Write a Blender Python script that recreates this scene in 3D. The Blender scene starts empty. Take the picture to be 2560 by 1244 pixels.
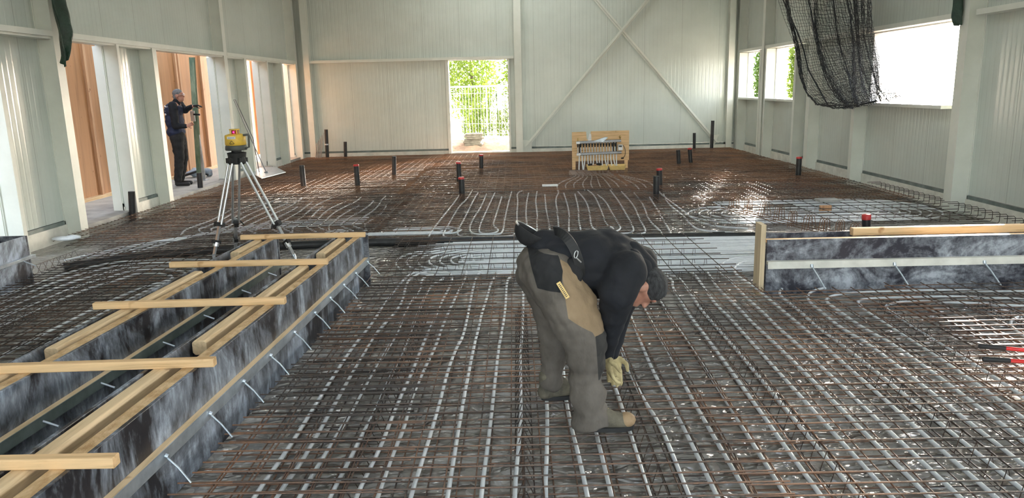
import bpy, bmesh, math, random
from math import radians, sin, cos, pi, sqrt
from mathutils import Vector, Matrix, noise
random.seed(7)
S = bpy.context.scene
COL = S.collection

# ------------------------------------------------------------------ camera
F, PITCH, ROLL, YAW, H = 1870.0, radians(12.1), radians(-1.4), radians(0.6), 1.85
CM = Matrix.Rotation(YAW, 3, 'Z') @ Matrix.Rotation(pi/2-PITCH, 3, 'X') @ Matrix.Rotation(ROLL, 3, 'Z')
cd = bpy.data.cameras.new('camera'); cam = bpy.data.objects.new('camera', cd); COL.objects.link(cam)
cd.sensor_width = 36; cd.lens = 36*F/2560; cd.clip_start = .05; cd.clip_end = 500
cam.matrix_world = Matrix.Translation((0, 0, H)) @ CM.to_4x4()
S.camera = cam

# ------------------------------------------------------------------ light
SUNV = Vector((2.3, 5.45, 1.75)).normalized()          # towards the sun
w = bpy.data.worlds.new('sky'); S.world = w; w.use_nodes = True
nt = w.node_tree; nt.nodes.clear()
sky = nt.nodes.new('ShaderNodeTexSky'); sky.sky_type = 'NISHITA'; sky.sun_disc = False
sky.sun_elevation = math.asin(SUNV.z); sky.sun_rotation = math.atan2(SUNV.x, SUNV.y)
sky.air_density = 1.0; sky.dust_density = 3.0; sky.ozone_density = .6
hs = nt.nodes.new('ShaderNodeHueSaturation'); hs.inputs['Saturation'].default_value = .5
bg = nt.nodes.new('ShaderNodeBackground'); bg.inputs['Strength'].default_value = 1.0
ow = nt.nodes.new('ShaderNodeOutputWorld')
nt.links.new(sky.outputs[0], hs.inputs['Color']); nt.links.new(hs.outputs[0], bg.inputs[0]); nt.links.new(bg.outputs[0], ow.inputs[0])
sd = bpy.data.lights.new('sun', 'SUN'); sd.energy = 26; sd.angle = radians(.6); sd.color = (1, .93, .82)
so = bpy.data.objects.new('sun', sd); COL.objects.link(so); so.rotation_euler = SUNV.to_track_quat('Z', 'Y').to_euler(); so.location = (4, 30, 20)
S.view_settings.view_transform = 'Standard'; S.view_settings.look = 'None'
S.view_settings.exposure = 1.08; S.view_settings.gamma = 1; S.view_settings.use_curve_mapping = False
S.cycles.max_bounces = 8; S.cycles.diffuse_bounces = 5; S.cycles.glossy_bounces = 4; S.cycles.transparent_max_bounces = 8
S.cycles.sample_clamp_indirect = 8; S.cycles.use_denoising = True

# ------------------------------------------------------------------ helpers
def ray(x, y): return CM @ Vector(((x-1280)/F, -(y-622)/F, -1))
O = Vector((0, 0, H))
def atz(x, y, z=0.0):
    d = ray(x, y); return O + d*((z-H)/d.z)
def atY(x, y, Y):
    d = ray(x, y); return O + d*(Y/d.y)
def atX(x, y, X):
    d = ray(x, y); return O + d*(X/d.x)

def tag(o, label=None, cat=None, group=None, kind=None):
    if label: o['label'] = label
    if cat: o['category'] = cat
    if group: o['group'] = group
    if kind: o['kind'] = kind
    return o
def empty(name, loc, rz=0, label=None, cat=None, group=None):
    o = bpy.data.objects.new(name, None); COL.objects.link(o); o.location = loc; o.rotation_euler = (0, 0, rz); o.empty_display_size = .1
    tag(o, label, cat, group); return o

class MB:
    def __init__(s): s.v = []; s.f = []; s.m = []
    def add(s, vs, fs, mi=0):
        b = len(s.v); s.v += [tuple(v) for v in vs]; s.f += [[b+i for i in f] for f in fs]; s.m += [mi]*len(fs)
    def box(s, a, b, mi=0, M=None):
        x0, y0, z0 = [min(p, q) for p, q in zip(a, b)]; x1, y1, z1 = [max(p, q) for p, q in zip(a, b)]
        v = [Vector(p) for p in ((x0,y0,z0),(x1,y0,z0),(x1,y1,z0),(x0,y1,z0),(x0,y0,z1),(x1,y0,z1),(x1,y1,z1),(x0,y1,z1))]
        if M: v = [M @ p for p in v]
        s.add(v, [(0,3,2,1),(4,5,6,7),(0,1,5,4),(1,2,6,5),(2,3,7,6),(3,0,4,7)], mi); return s
    def beam(s, p, q, wd, ht, up=(0,0,1), mi=0, cham=0):
        p = Vector(p); q = Vector(q); d = (q-p).normalized(); up = Vector(up)
        sx = d.cross(up).normalized(); uz = sx.cross(d).normalized()
        if cham:
            c = cham; pr = [(-wd/2+c,-ht/2),(wd/2-c,-ht/2),(wd/2,-ht/2+c),(wd/2,ht/2-c),(wd/2-c,ht/2),(-wd/2+c,ht/2),(-wd/2,ht/2-c),(-wd/2,-ht/2+c)]
        else: pr = [(-wd/2,-ht/2),(wd/2,-ht/2),(wd/2,ht/2),(-wd/2,ht/2)]
        n = len(pr); v = [p+sx*a+uz*b for a, b in pr]+[q+sx*a+uz*b for a, b in pr]
        s.add(v, [(i,(i+1)%n,n+(i+1)%n,n+i) for i in range(n)]+[tuple(range(n))[::-1], tuple(range(n,2*n))], mi); return s
    def tube(s, pts, r, n=8, mi=0, caps=True):
        pts = [Vector(p) for p in pts]; rs = r if isinstance(r, (list, tuple)) else [r]*len(pts)
        N = None; vs = []
        for i, p in enumerate(pts):
            t = (pts[min(i+1, len(pts)-1)]-pts[max(i-1, 0)]).normalized()
            if N is None: N = t.orthogonal().normalized()
            N = (N-t*N.dot(t))
            N = N.normalized() if N.length > 1e-6 else t.orthogonal().normalized()
            B = t.cross(N)
            vs += [p+(N*cos(2*pi*k/n)+B*sin(2*pi*k/n))*rs[i] for k in range(n)]
        fs = [(i*n+k, i*n+(k+1)%n, (i+1)*n+(k+1)%n, (i+1)*n+k) for i in range(len(pts)-1) for k in range(n)]
        if caps: fs += [tuple(range(n))[::-1], tuple(range((len(pts)-1)*n, len(pts)*n))]
        s.add(vs, fs, mi); return s
    def cap(s, p, r1, q, r2, n=14, sq=1.0):     # tapered capsule
        p = Vector(p); q = Vector(q); d = q-p; L = max(d.length, 1e-5); d /= L; pts = []; rs = []
        for k in range(1, 6): a = pi/2*k/5; pts.append(p-d*r1*cos(a)); rs.append(r1*sin(a))
        for k in range(5, 0, -1): a = pi/2*k/5; pts.append(q+d*r2*cos(a)); rs.append(r2*sin(a))
        return s.tube(pts, rs, n)
    def ell(s, c, rad, R=None, n=16, m=10, mi=0):
        c = Vector(c); vs = []; R = R or Matrix.Identity(3)
        for j in range(1, m):
            a = pi*j/m
            for k in range(n):
                b = 2*pi*k/n; vs.append(c+R @ Vector((rad[0]*sin(a)*cos(b), rad[1]*sin(a)*sin(b), rad[2]*cos(a))))
        vs += [c+R @ Vector((0,0,rad[2])), c+R @ Vector((0,0,-rad[2]))]
        fs = [(j*n+k, (j+1)*n+k, (j+1)*n+(k+1)%n, j*n+(k+1)%n) for j in range(m-2) for k in range(n)]
        T, Bm = (m-1)*n, (m-1)*n+1
        fs += [(T, k, (k+1)%n) for k in range(n)]+[(Bm, (m-2)*n+(k+1)%n, (m-2)*n+k) for k in range(n)]
        s.add(vs, fs, mi); return s
    def prism(s, poly, ext, mi=0):               # polygon (3D points) extruded by a vector
        n = len(poly); e = Vector(ext); v = [Vector(p) for p in poly]; v += [p+e for p in v]
        s.add(v, [tuple(range(n))[::-1], tuple(range(n, 2*n))]+[(i,(i+1)%n,n+(i+1)%n,n+i) for i in range(n)], mi); return s
    def build(s, name, mat, parent=None, smooth=False, bevel=0):
        me = bpy.data.meshes.new(name); me.from_pydata(s.v, [], s.f)
        for m in (mat if isinstance(mat, (list, tuple)) else [mat]): me.materials.append(m)
        me.polygons.foreach_set('material_index', s.m)
        bm = bmesh.new(); bm.from_mesh(me); bmesh.ops.recalc_face_normals(bm, faces=bm.faces); bm.to_mesh(me); bm.free()
        if smooth:
            me.polygons.foreach_set('use_smooth', [True]*len(me.polygons))
            try: me.set_sharp_from_angle(angle=radians(50))
            except Exception: pass
        o = bpy.data.objects.new(name, me); COL.objects.link(o)
        if parent: o.parent = parent
        if bevel:
            b = o.modifiers.new('bevel', 'BEVEL'); b.width = bevel; b.segments = 2; b.limit_method = 'ANGLE'
        return o
def rel(parent, pts): 
    M = parent.matrix_basis.inverted(); return [M @ Vector(p) for p in pts]
def under(o, root):                              # parent a mesh written in world coordinates, keeping its place
    o.parent = root; M = Matrix.LocRotScale(root.location, root.rotation_euler, None).inverted()
    o.data.transform(M); return o
def remesh(mb, name, mat, root, voxel=.012, it=6, fac=.6):
    o = mb.build(name, mat)
    r = o.modifiers.new('r', 'REMESH'); r.mode = 'VOXEL'; r.voxel_size = voxel; r.use_smooth_shade = True
    if it: sm = o.modifiers.new('s', 'SMOOTH'); sm.iterations = it; sm.factor = fac
    dg = bpy.context.evaluated_depsgraph_get(); me = bpy.data.meshes.new_from_object(o.evaluated_get(dg))
    o.modifiers.clear(); o.data = me; me.name = name
    me.polygons.foreach_set('use_smooth', [True]*len(me.polygons))
    if root: under(o, root)
    return o

# ------------------------------------------------------------------ materials
class NT:
    def __init__(s, name):
        s.m = bpy.data.materials.new(name); s.m.use_nodes = True; s.t = s.m.node_tree; s.b = s.t.nodes['Principled BSDF']
        s.tc = s.t.nodes.new('ShaderNodeTexCoord')
    def n(s, typ, **kw):
        x = s.t.nodes.new(typ)
        for k, v in kw.items():
            if k in x.inputs: x.inputs[k].default_value = v
            else: setattr(x, k, v)
        return x
    def l(s, a, b): s.t.links.new(a, b)
    def mapping(s, scale=(1,1,1), rot=(0,0,0), src='Object'):
        mp = s.n('ShaderNodeMapping'); mp.inputs['Scale'].default_value = scale; mp.inputs['Rotation'].default_value = rot
        s.l(s.tc.outputs[src], mp.inputs[0]); return mp
    def noise(s, scale, detail=4, rough=.55, mp=None, dist=0):
        x = s.n('ShaderNodeTexNoise'); x.inputs['Scale'].default_value = scale; x.inputs['Detail'].default_value = detail
        x.inputs['Roughness'].default_value = rough; x.inputs['Distortion'].default_value = dist
        s.l((mp or s.mapping()).outputs[0], x.inputs['Vector']); return x
    def ramp(s, src, stops):
        r = s.n('ShaderNodeValToRGB'); e = r.color_ramp.elements
        while len(e) < len(stops): e.new(.5)
        for i, (p, c) in enumerate(stops): e[i].position = p; e[i].color = (*c, 1) if len(c) == 3 else c
        s.l(src, r.inputs[0]); return r
    def bump(s, src, strength, dist=.01):
        b = s.n('ShaderNodeBump'); b.inputs['Strength'].default_value = strength; b.inputs['Distance'].default_value = dist
        s.l(src, b.inputs['Height']); s.l(b.outputs[0], s.b.inputs['Normal']); return b
    def fin(s, rough=.5, metal=0, col=None, spec=None):
        s.b.inputs['Roughness'].default_value = rough; s.b.inputs['Metallic'].default_value = metal
        if spec is not None: s.b.inputs['Specular IOR Level'].default_value = spec
        if col is not None: s.b.inputs['Base Color'].default_value = (*col, 1)
        return s.m
def noisy(name, c1, c2, scale=8, rough=.6, metal=0, stretch=(1,1,1), bump=0, lo=.35, hi=.65, bscale=None, bd=.01, detail=5):
    t = NT(name); mp = t.mapping(stretch); x = t.noise(scale, detail, .6, mp)
    r = t.ramp(x.outputs[0], [(lo, c1), (hi, c2)]); t.l(r.outputs[0], t.b.inputs['Base Color'])
    if bump:
        y = t.noise(bscale or scale*3, 4, .6, mp); t.bump(y.outputs[0], bump, bd)
    return t.fin(rough, metal)
def plain(name, c, rough=.5, metal=0): return noisy(name, tuple(a*.85 for a in c), tuple(min(1, a*1.1) for a in c), 12, rough, metal)
def panel_mat(name, axis):
    t = NT(name)
    sep = t.n('ShaderNodeSeparateXYZ'); t.l(t.tc.outputs['Object'], sep.inputs[0])
    c = sep.outputs[axis]
    def tri(period, width):                      # narrow groove every <period> metres
        a = t.n('ShaderNodeMath', operation='DIVIDE'); t.l(c, a.inputs[0]); a.inputs[1].default_value = period
        f = t.n('ShaderNodeMath', operation='FRACT'); t.l(a.outputs[0], f.inputs[0])
        b = t.n('ShaderNodeMath', operation='SUBTRACT'); t.l(f.outputs[0], b.inputs[0]); b.inputs[1].default_value = .5
        d = t.n('ShaderNodeMath', operation='ABSOLUTE'); t.l(b.outputs[0], d.inputs[0])
        e = t.n('ShaderNodeMapRange'); e.inputs['From Min'].default_value = 0; e.inputs['From Max'].default_value = width/period; e.interpolation_type = 'SMOOTHSTEP'
        t.l(d.outputs[0], e.inputs[0]); return e
    a = tri(.1, .022); b = tri(1.0, .008)
    big = t.noise(1.2, 3, .5, t.mapping((3, 3, .35)))
    m1 = t.n('ShaderNodeMath', operation='MULTIPLY_ADD'); t.l(b.outputs[0], m1.inputs[0]); m1.inputs[1].default_value = 1.2; t.l(a.outputs[0], m1.inputs[2])
    m2 = t.n('ShaderNodeMath', operation='MULTIPLY_ADD'); t.l(big.outputs[0], m2.inputs[0]); m2.inputs[1].default_value = 3.0; t.l(m1.outputs[0], m2.inputs[2])
    t.bump(m2.outputs[0], .5, .004)
    x = t.noise(2.0, 4); r = t.ramp(x.outputs[0], [(.3, (.60, .65, .605)), (.7, (.65, .70, .655))])
    mx = t.n('ShaderNodeMix', data_type='RGBA', blend_type='MULTIPLY'); mx.inputs[0].default_value = 1
    g = t.n('ShaderNodeMapRange'); g.inputs['To Min'].default_value = .72; t.l(b.outputs[0], g.inputs[0])
    t.l(r.outputs[0], mx.inputs[6]); t.l(g.outputs[0], mx.inputs[7]); t.l(mx.outputs[2], t.b.inputs['Base Color'])
    return t.fin(.2, 0, spec=.6)
def wood_mat(name, c1, c2, axis=0, rough=.65, sc=1.0):
    t = NT(name); st = [14*sc]*3; st[axis] = .9*sc
    x = t.noise(2.2, 6, .6, t.mapping(st), .6); y = t.noise(1.0, 3, .5)
    r = t.ramp(x.outputs[0], [(.28, c1), (.5, c2), (.72, tuple(min(1, v*1.12) for v in c2))])
    k = t.noise(3.0, 2, .5, t.mapping((2, 2, 2))); kr = t.ramp(k.outputs[0], [(.70, (1,1,1)), (.76, (.55,.38,.25))])
    mx = t.n('ShaderNodeMix', data_type='RGBA', blend_type='MULTIPLY'); mx.inputs[0].default_value = 1
    t.l(r.outputs[0], mx.inputs[6]); t.l(kr.outputs[0], mx.inputs[7]); t.l(mx.outputs[2], t.b.inputs['Base Color'])
    t.bump(x.outputs[0], .3, .003); return t.fin(rough)
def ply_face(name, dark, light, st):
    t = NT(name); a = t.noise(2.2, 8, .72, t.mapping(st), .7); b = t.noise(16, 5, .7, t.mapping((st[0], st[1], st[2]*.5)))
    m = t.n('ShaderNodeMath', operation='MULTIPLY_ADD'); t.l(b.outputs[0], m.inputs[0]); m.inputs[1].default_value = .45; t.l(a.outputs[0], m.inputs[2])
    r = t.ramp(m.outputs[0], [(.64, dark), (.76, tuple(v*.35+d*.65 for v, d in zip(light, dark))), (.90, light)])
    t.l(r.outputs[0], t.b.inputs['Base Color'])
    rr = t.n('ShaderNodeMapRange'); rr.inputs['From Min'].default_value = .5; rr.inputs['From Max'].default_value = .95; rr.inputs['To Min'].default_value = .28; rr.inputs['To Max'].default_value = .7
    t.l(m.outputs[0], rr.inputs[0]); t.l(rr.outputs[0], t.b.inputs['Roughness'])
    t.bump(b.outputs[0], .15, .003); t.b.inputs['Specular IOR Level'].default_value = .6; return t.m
def foil_mat():
    t = NT('plastic_foil'); mp = t.mapping((1.0, 1.6, 1))
    v = t.n('ShaderNodeTexVoronoi', feature='DISTANCE_TO_EDGE'); v.inputs['Scale'].default_value = 5
    nz = t.noise(3.2, 3, .5, mp, .5)
    ad = t.n('ShaderNodeVectorMath', operation='MULTIPLY_ADD'); t.l(nz.outputs['Color'], ad.inputs[0]); ad.inputs[1].default_value = (.5,.5,.5); t.l(mp.outputs[0], ad.inputs[2])
    t.l(ad.outputs[0], v.inputs['Vector'])
    n2 = t.noise(14, 3, .5, mp, .2); n3 = t.noise(2.0, 4, .6, mp)
    m = t.n('ShaderNodeMath', operation='MULTIPLY_ADD'); t.l(n2.outputs[0], m.inputs[0]); m.inputs[1].default_value = .07
    m3 = t.n('ShaderNodeMath', operation='MULTIPLY_ADD'); t.l(nz.outputs[0], m3.inputs[0]); m3.inputs[1].default_value = 1.6; t.l(v.outputs[0], m3.inputs[2])
    t.l(m3.outputs[0], m.inputs[2]); t.bump(m.outputs[0], 1.0, .085)
    r = t.ramp(n3.outputs[0], [(.3, (.25, .235, .215)), (.7, (.46, .445, .42))]); t.l(r.outputs[0], t.b.inputs['Base Color'])
    return t.fin(.10, 0, spec=1.0)
def rebar_mat(name, dark, rust, lo=.42, hi=.62):
    t = NT(name); a = t.noise(1.1, 4, .6); b = t.noise(30, 4, .7)
    m = t.n('ShaderNodeMath', operation='MULTIPLY_ADD'); t.l(b.outputs[0], m.inputs[0]); m.inputs[1].default_value = .5; t.l(a.outputs[0], m.inputs[2])
    r = t.ramp(m.outputs[0], [(lo+.2, dark), (hi+.25, rust)]); t.l(r.outputs[0], t.b.inputs['Base Color'])
    return t.fin(.55, .15)
M = {}
M['panel_x'] = panel_mat('sandwich_panel_back', 0); M['panel_y'] = panel_mat('sandwich_panel_side', 1)
M['steel'] = noisy('painted_steel', (.70,.72,.66), (.76,.78,.72), 3, .38)
M['steel_grey'] = noisy('grey_painted_steel', (.44,.46,.44), (.5,.52,.5), 3, .4)
M['plinth'] = noisy('white_foam_plinth', (.62,.61,.55), (.8,.79,.72), 5, .8, bump=.2)
M['track'] = noisy('dark_metal_track', (.10,.13,.125), (.18,.22,.21), 6, .5)
M['concrete'] = noisy('pale_concrete', (.27,.27,.26), (.42,.42,.40), 3, .8, bump=.3, bd=.01)
M['sand'] = noisy('sand', (.13,.08,.055), (.24,.17,.12), 2, .95, bump=.8, bd=.05)
M['foil'] = foil_mat(); M['grey_slab'] = noisy('grey_paving', (.07,.06,.05), (.14,.125,.10), 5, .9)
M['plywood'] = wood_mat('plywood_sheet', (.31,.145,.06), (.44,.22,.10), 2, .6, .35)
M['batten'] = wood_mat('plywood_batten', (.34,.17,.08), (.5,.28,.15), 2, .6)
M['timber_y'] = wood_mat('sawn_timber_long', (.50,.34,.18), (.72,.54,.33), 1)
M['timber_x'] = wood_mat('sawn_timber_cross', (.46,.27,.11), (.74,.50,.27), 0)
M['rail'] = noisy('osb_rail', (.45,.27,.12), (.72,.52,.30), 20, .7, bump=.4, stretch=(1,.5,1))
M['timber_z'] = wood_mat('sawn_timber_upright', (.38,.29,.18), (.55,.44,.29), 2)
M['form_side'] = ply_face('shuttering_face_long', (.014,.014,.020), (.46,.53,.64), (1.5,1,.6))  # pale cement smears; their blue cast is sky reflection put into the colour
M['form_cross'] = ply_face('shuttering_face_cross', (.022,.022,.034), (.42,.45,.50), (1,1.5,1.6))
M['galv'] = noisy('galvanised_steel', (.42,.48,.54), (.62,.68,.74), 9, .35, .75)
M['rebar'] = rebar_mat('rusty_rebar', (.055,.042,.035), (.22,.11,.06), .46, .66)
M['rebar_dark'] = rebar_mat('dark_rebar', (.025,.021,.019), (.10,.055,.034), .45, .7)
M['rebar_rust'] = rebar_mat('orange_rebar', (.10,.062,.042), (.27,.14,.075), .36, .6)
M['pipe_white'] = noisy('white_heating_pipe', (.66,.70,.74), (.80,.83,.86), 14, .35)
M['pvc'] = noisy('black_plastic_pipe', (.012,.013,.015), (.03,.032,.035), 9, .35)
M['red'] = plain('red_plastic', (.48,.03,.03), .4)
M['redmetal'] = plain('red_enamel', (.60,.02,.02), .3)
M['rubber'] = plain('black_rubber', (.015,.015,.016), .6)
M['net'] = plain('black_netting', (.02,.024,.028), .6)
M['green'] = noisy('dark_green_tarp', (.008,.03,.018), (.02,.06,.035), 6, .35, bump=.6, bd=.03)
M['alu'] = noisy('brushed_aluminium', (.60,.62,.64), (.75,.77,.79), 5, .28, .9)
M['yellow'] = plain('yellow_plastic', (.75,.48,.06), .4)
M['yellow_pale'] = plain('pale_yellow_plastic', (.78,.56,.22), .5)
M['white'] = plain('white_plastic', (.78,.78,.78), .45)
M['darkgrey'] = plain('dark_grey_plastic', (.07,.075,.07), .5)
M['grey'] = plain('grey_metal', (.30,.31,.33), .35, .6)
M['brass'] = plain('brass', (.55,.38,.15), .35, .8)
M['glow'] = NT('red_laser').fin(.2, 0, (.5,.01,.03)); gb = M['glow'].node_tree.nodes['Principled BSDF']; gb.inputs['Emission Color'].default_value = (1,.02,.15,1); gb.inputs['Emission Strength'].default_value = 2.5
M['red_glass'] = plain('dark_red_glass', (.30,.01,.03), .15)
M['bleached'] = noisy('green_stained_timber', (.09,.15,.10), (.26,.32,.22), 3, .7, stretch=(4,4,1))
def leaf_mat(name, c1, c2):
    t = NT(name); x = t.noise(2.5, 4); r = t.ramp(x.outputs[0], [(.35, c1), (.65, c2)]); t.l(r.outputs[0], t.b.inputs['Base Color'])
    tr = t.n('ShaderNodeBsdfTranslucent'); t.l(r.outputs[0], tr.inputs[0]); mx = t.n('ShaderNodeMixShader'); mx.inputs[0].default_value = .5
    t.l(t.b.outputs[0], mx.inputs[1]); t.l(tr.outputs[0], mx.inputs[2]); t.l(mx.outputs[0], t.t.nodes['Material Output'].inputs[0]); return t.fin(.6)
M['leaf'] = leaf_mat('leaf_light', (.09,.15,.02), (.20,.27,.04)); M['leaf2'] = leaf_mat('leaf_mid', (.04,.09,.015), (.11,.18,.04))
M['bark'] = plain('bark', (.12,.09,.06), .9)
def struct(o, label=None): return tag(o, label, None, None, 'structure')

# ================================================================== STRUCTURE
XL, XR, YB, ZT, Z0 = -6.12, 6.22, 20.92, 5.6, .26
GZ = 2.66
f = MB()                                        # floor: foil sheet, finely subdivided for slight waves
nx, ny = 60, 110
for j in range(ny+1):
    for i in range(nx+1):
        x = XL-.1+(XR-XL+.2)*i/nx; y = -6+(YB+6)*j/ny
        f.v.append((x, y, .012*noise.noise(Vector((x*2.3, y*2.3, 0)))))
for j in range(ny):
    for i in range(nx):
        a = j*(nx+1)+i; f.f.append([a, a+1, a+nx+2, a+nx+1]); f.m.append(0)
struct(f.build('floor', M['foil'], smooth=True))
g = MB(); g.box((-60,-60,-.5), (60,70,-.08)); struct(g.build('ground', M['sand']))
OPEN_L = [(7.2, 8.72), (10.08, 11.42), (12.69, 15.6), (16.88, 18.25), (19.46, 20.6)]
lw = MB(); y = -6.0
for a, b in OPEN_L: lw.box((XL-.1, y, Z0), (XL, a, GZ)); y = b
lw.box((XL-.1, y, Z0), (XL, YB, GZ)); lw.box((XL-.1, -6, GZ), (XL, YB, ZT))
struct(lw.build('wall_left', M['panel_y']))
rw = MB()
WIN_R = [(-4.0, 3.6), (5.4, 8.4), (10.85, 13.45), (16.6, 18.4), (18.95, 20.6)]; SZ = 1.47  # the first two are unseen windows, added to light the near hall
y = -6.0
for a, b in WIN_R: rw.box((XR, y, Z0), (XR+.1, a, GZ)); rw.box((XR, a, Z0), (XR+.1, b, SZ)); y = b
rw.box((XR, y, Z0), (XR+.1, YB, GZ)); rw.box((XR, -6, GZ), (XR+.1, YB, ZT))
struct(rw.build('wall_right', M['panel_y']))
DX0, DX1, DZ = -1.82, -.22, 2.62
bw = MB(); bw.box((XL-.1, YB, Z0), (DX0, YB+.1, DZ)); bw.box((DX1, YB, Z0), (XR+.1, YB+.1, DZ)); bw.box((XL-.1, YB, DZ), (XR+.1, YB+.1, ZT))
struct(bw.build('wall_back', M['panel_x']))
c = MB(); yy = -6.0
for k in range(5):                               # roof; five unseen rooflights added for interior light, kerbs keep the sun out
    y1 = yy+4.0; c.box((XL-.3, yy, ZT), (XR+.3, y1, ZT+.1)); c.box((XL-.3, y1, ZT), (-2.1, y1+1.1, ZT+.1)); c.box((2.1, y1, ZT), (XR+.3, y1+1.1, ZT+.1))
    c.box((-2.1, y1-.05, ZT+.1), (2.1, y1, ZT+.6)); c.box((-2.1, y1+1.1, ZT+.1), (2.1, y1+1.15, ZT+.6)); c.box((-2.15, y1, ZT+.1), (-2.1, y1+1.1, ZT+.6)); c.box((2.1, y1, ZT+.1), (2.15, y1+1.1, ZT+.6)); yy = y1+1.1
c.box((XL-.3, yy, ZT), (XR+.3, YB+.3, ZT+.1)); struct(c.build('ceiling', M['panel_y']))
fw0 = MB(); fw0.box((XL-.1,-6.1,0),(-4,-6,ZT)); fw0.box((4,-6.1,0),(XR+.1,-6,ZT)); fw0.box((-4,-6.1,4.2),(4,-6,ZT)); struct(fw0.build('wall_front', M['panel_x']))  # unseen front wall; its gate opening is added to let daylight in
# plinths and tracks
ti = [0]
def trim(mb, mat, label=None, name=None, bevel=0):
    ti[0] += 1; return struct(mb.build(name or 'trim_%d' % ti[0], mat, bevel=bevel), label)
b = MB(); y = -6
for a, e in OPEN_L: b.box((XL-.1, y, -.05), (XL+.03, a, .205)); y = e
b.box((XL-.1, y, -.05), (XL+.03, YB, .205)); trim(b, M['plinth'], name='baseboard_left')
b = MB(); b.box((XR-.03, -6, -.05), (XR+.1, YB, .205)); trim(b, M['plinth'], name='baseboard_right')
b = MB(); b.box((XL, YB-.03, -.05), (DX0, YB+.1, .205)); b.box((DX1, YB-.03, -.05), (XR, YB+.1, .205)); b.box((DX0, YB-.03, -.05), (DX1, YB+.2, .15)); trim(b, M['plinth'], name='baseboard_back')
b = MB(); y = -6
for a, e in OPEN_L: b.box((XL-.09, y, .205), (XL+.012, a, Z0-.005)); y = e
b.box((XL-.09, y, .205), (XL+.012, YB, Z0-.005)); trim(b, M['track'])
b = MB(); b.box((XR-.012, -6, .205), (XR+.09, YB, Z0-.005)); trim(b, M['track'])
b = MB(); b.box((XL, YB-.012, .205), (DX0, YB+.09, Z0-.005)); b.box((DX1, YB-.012, .205), (XR, YB+.09, Z0-.005)); trim(b, M['track'])
def column(x0, x1, y, wd, z1, inner):            # rolled H column: web across the wall, two flanges
    m = MB(); t = .012; xa, xb = min(x0, x1), max(x0, x1)
    m.box((xa, y, .0), (xa+t, y+wd, z1)); m.box((xb-t, y, .0), (xb, y+wd, z1)); m.box((xa+t, y+.02, .0), (xb-t, y+.034, z1))
    m.box((xa-.02, y-.02, 0), (xb+.02, y+wd+.02, .014))
    return m
for y, wd, z1, lab in [(9.88,.17,ZT,'tall main'),(12.53,.14,GZ-.03,'short'),(15.6,.17,ZT,'tall main'),(16.74,.14,GZ-.03,'short'),(19.34,.12,GZ-.03,'short'),(20.62,.17,ZT,'corner'),(8.72,.07,GZ-.03,'short'),(11.42,.07,GZ-.03,'short'),(18.25,.07,GZ-.03,'short'),(4.3,.17,ZT,'tall main')]:
    trim(column(XL+.0, -5.9, y, wd, z1, 0), M['steel'])
for y, wd, z1 in [(5.2,.14,GZ-.03),(8.42,.14,GZ-.03),(-4.2,.14,GZ-.03),(10.3,.19,ZT),(13.5,.12,SZ-.06),(15.6,.17,ZT),(16.44,.12,GZ-.03),(18.41,.09,GZ-.03),(18.62,.17,ZT),(18.82,.11,GZ-.03),(20.61,.09,GZ-.03),(20.74,.14,ZT),(4.4,.17,ZT)]:
    trim(column(XR, 5.98, y, wd, z1, 0), M['steel'])
# girts
for a, e in [(-6,4.3),(4.48,9.88),(10.06,15.6),(15.78,20.62)]:
    m = MB(); m.box((XL, a, GZ-.02), (-5.9, e, GZ+.05)); m.box((XL, a, GZ-.05), (-5.93, e, GZ-.02)); trim(m, M['steel'])
    m = MB(); m.box((XR, a+.3, GZ-.02), (6.0, e+.3, GZ+.05)); trim(m, M['steel']) if a < 0 or a > 11 else trim(m, M['steel'])
m = MB(); m.box((-5.7, YB-.16, GZ-.02), (-.05, YB, GZ+.05)); trim(m, M['steel'])
for a, e in WIN_R:
    m = MB(); m.box((6.0, a-.05, SZ-.05), (XR+.12, e+.05, SZ)); trim(m, M['steel'])
    m = MB(); m.box((XR-.01, a, SZ), (XR+.12, a+.02, GZ-.02)); m.box((XR-.01, e-.02, SZ), (XR+.12, e, GZ-.02)); m.box((XR-.01, a, GZ-.04), (XR+.12, e, GZ-.02)); trim(m, M['white'])
# back wall columns and door jambs
for x0, x1, z1 in [(-5.72,-5.56,ZT),(-.03,.16,ZT),(5.72,5.88,ZT)]:
    m = MB(); xm = (x0+x1)/2; m.box((x0, YB-.19, 0), (x1, YB-.178, z1)); m.box((xm-.006, YB-.178, 0), (xm+.006, YB-.012, z1)); m.box((x0, YB-.012, 0), (x1, YB, z1)); trim(m, M['steel'])
for x0, x1 in [(DX0-.08, DX0), (DX1, DX1+.05)]:
    m = MB(); m.box((x0, YB-.12, 0), (x1, YB+.12, GZ)); trim(m, M['steel'])
# left jamb liners
for i, (a, e) in enumerate(OPEN_L):
    m = MB(); m.box((XL-.14, e-.012, .1), (XL+.0, e, GZ-.05)); m.box((XL-.14, a, .1), (XL+.0, a+.012, GZ-.05)); trim(m, M['steel'])
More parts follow.
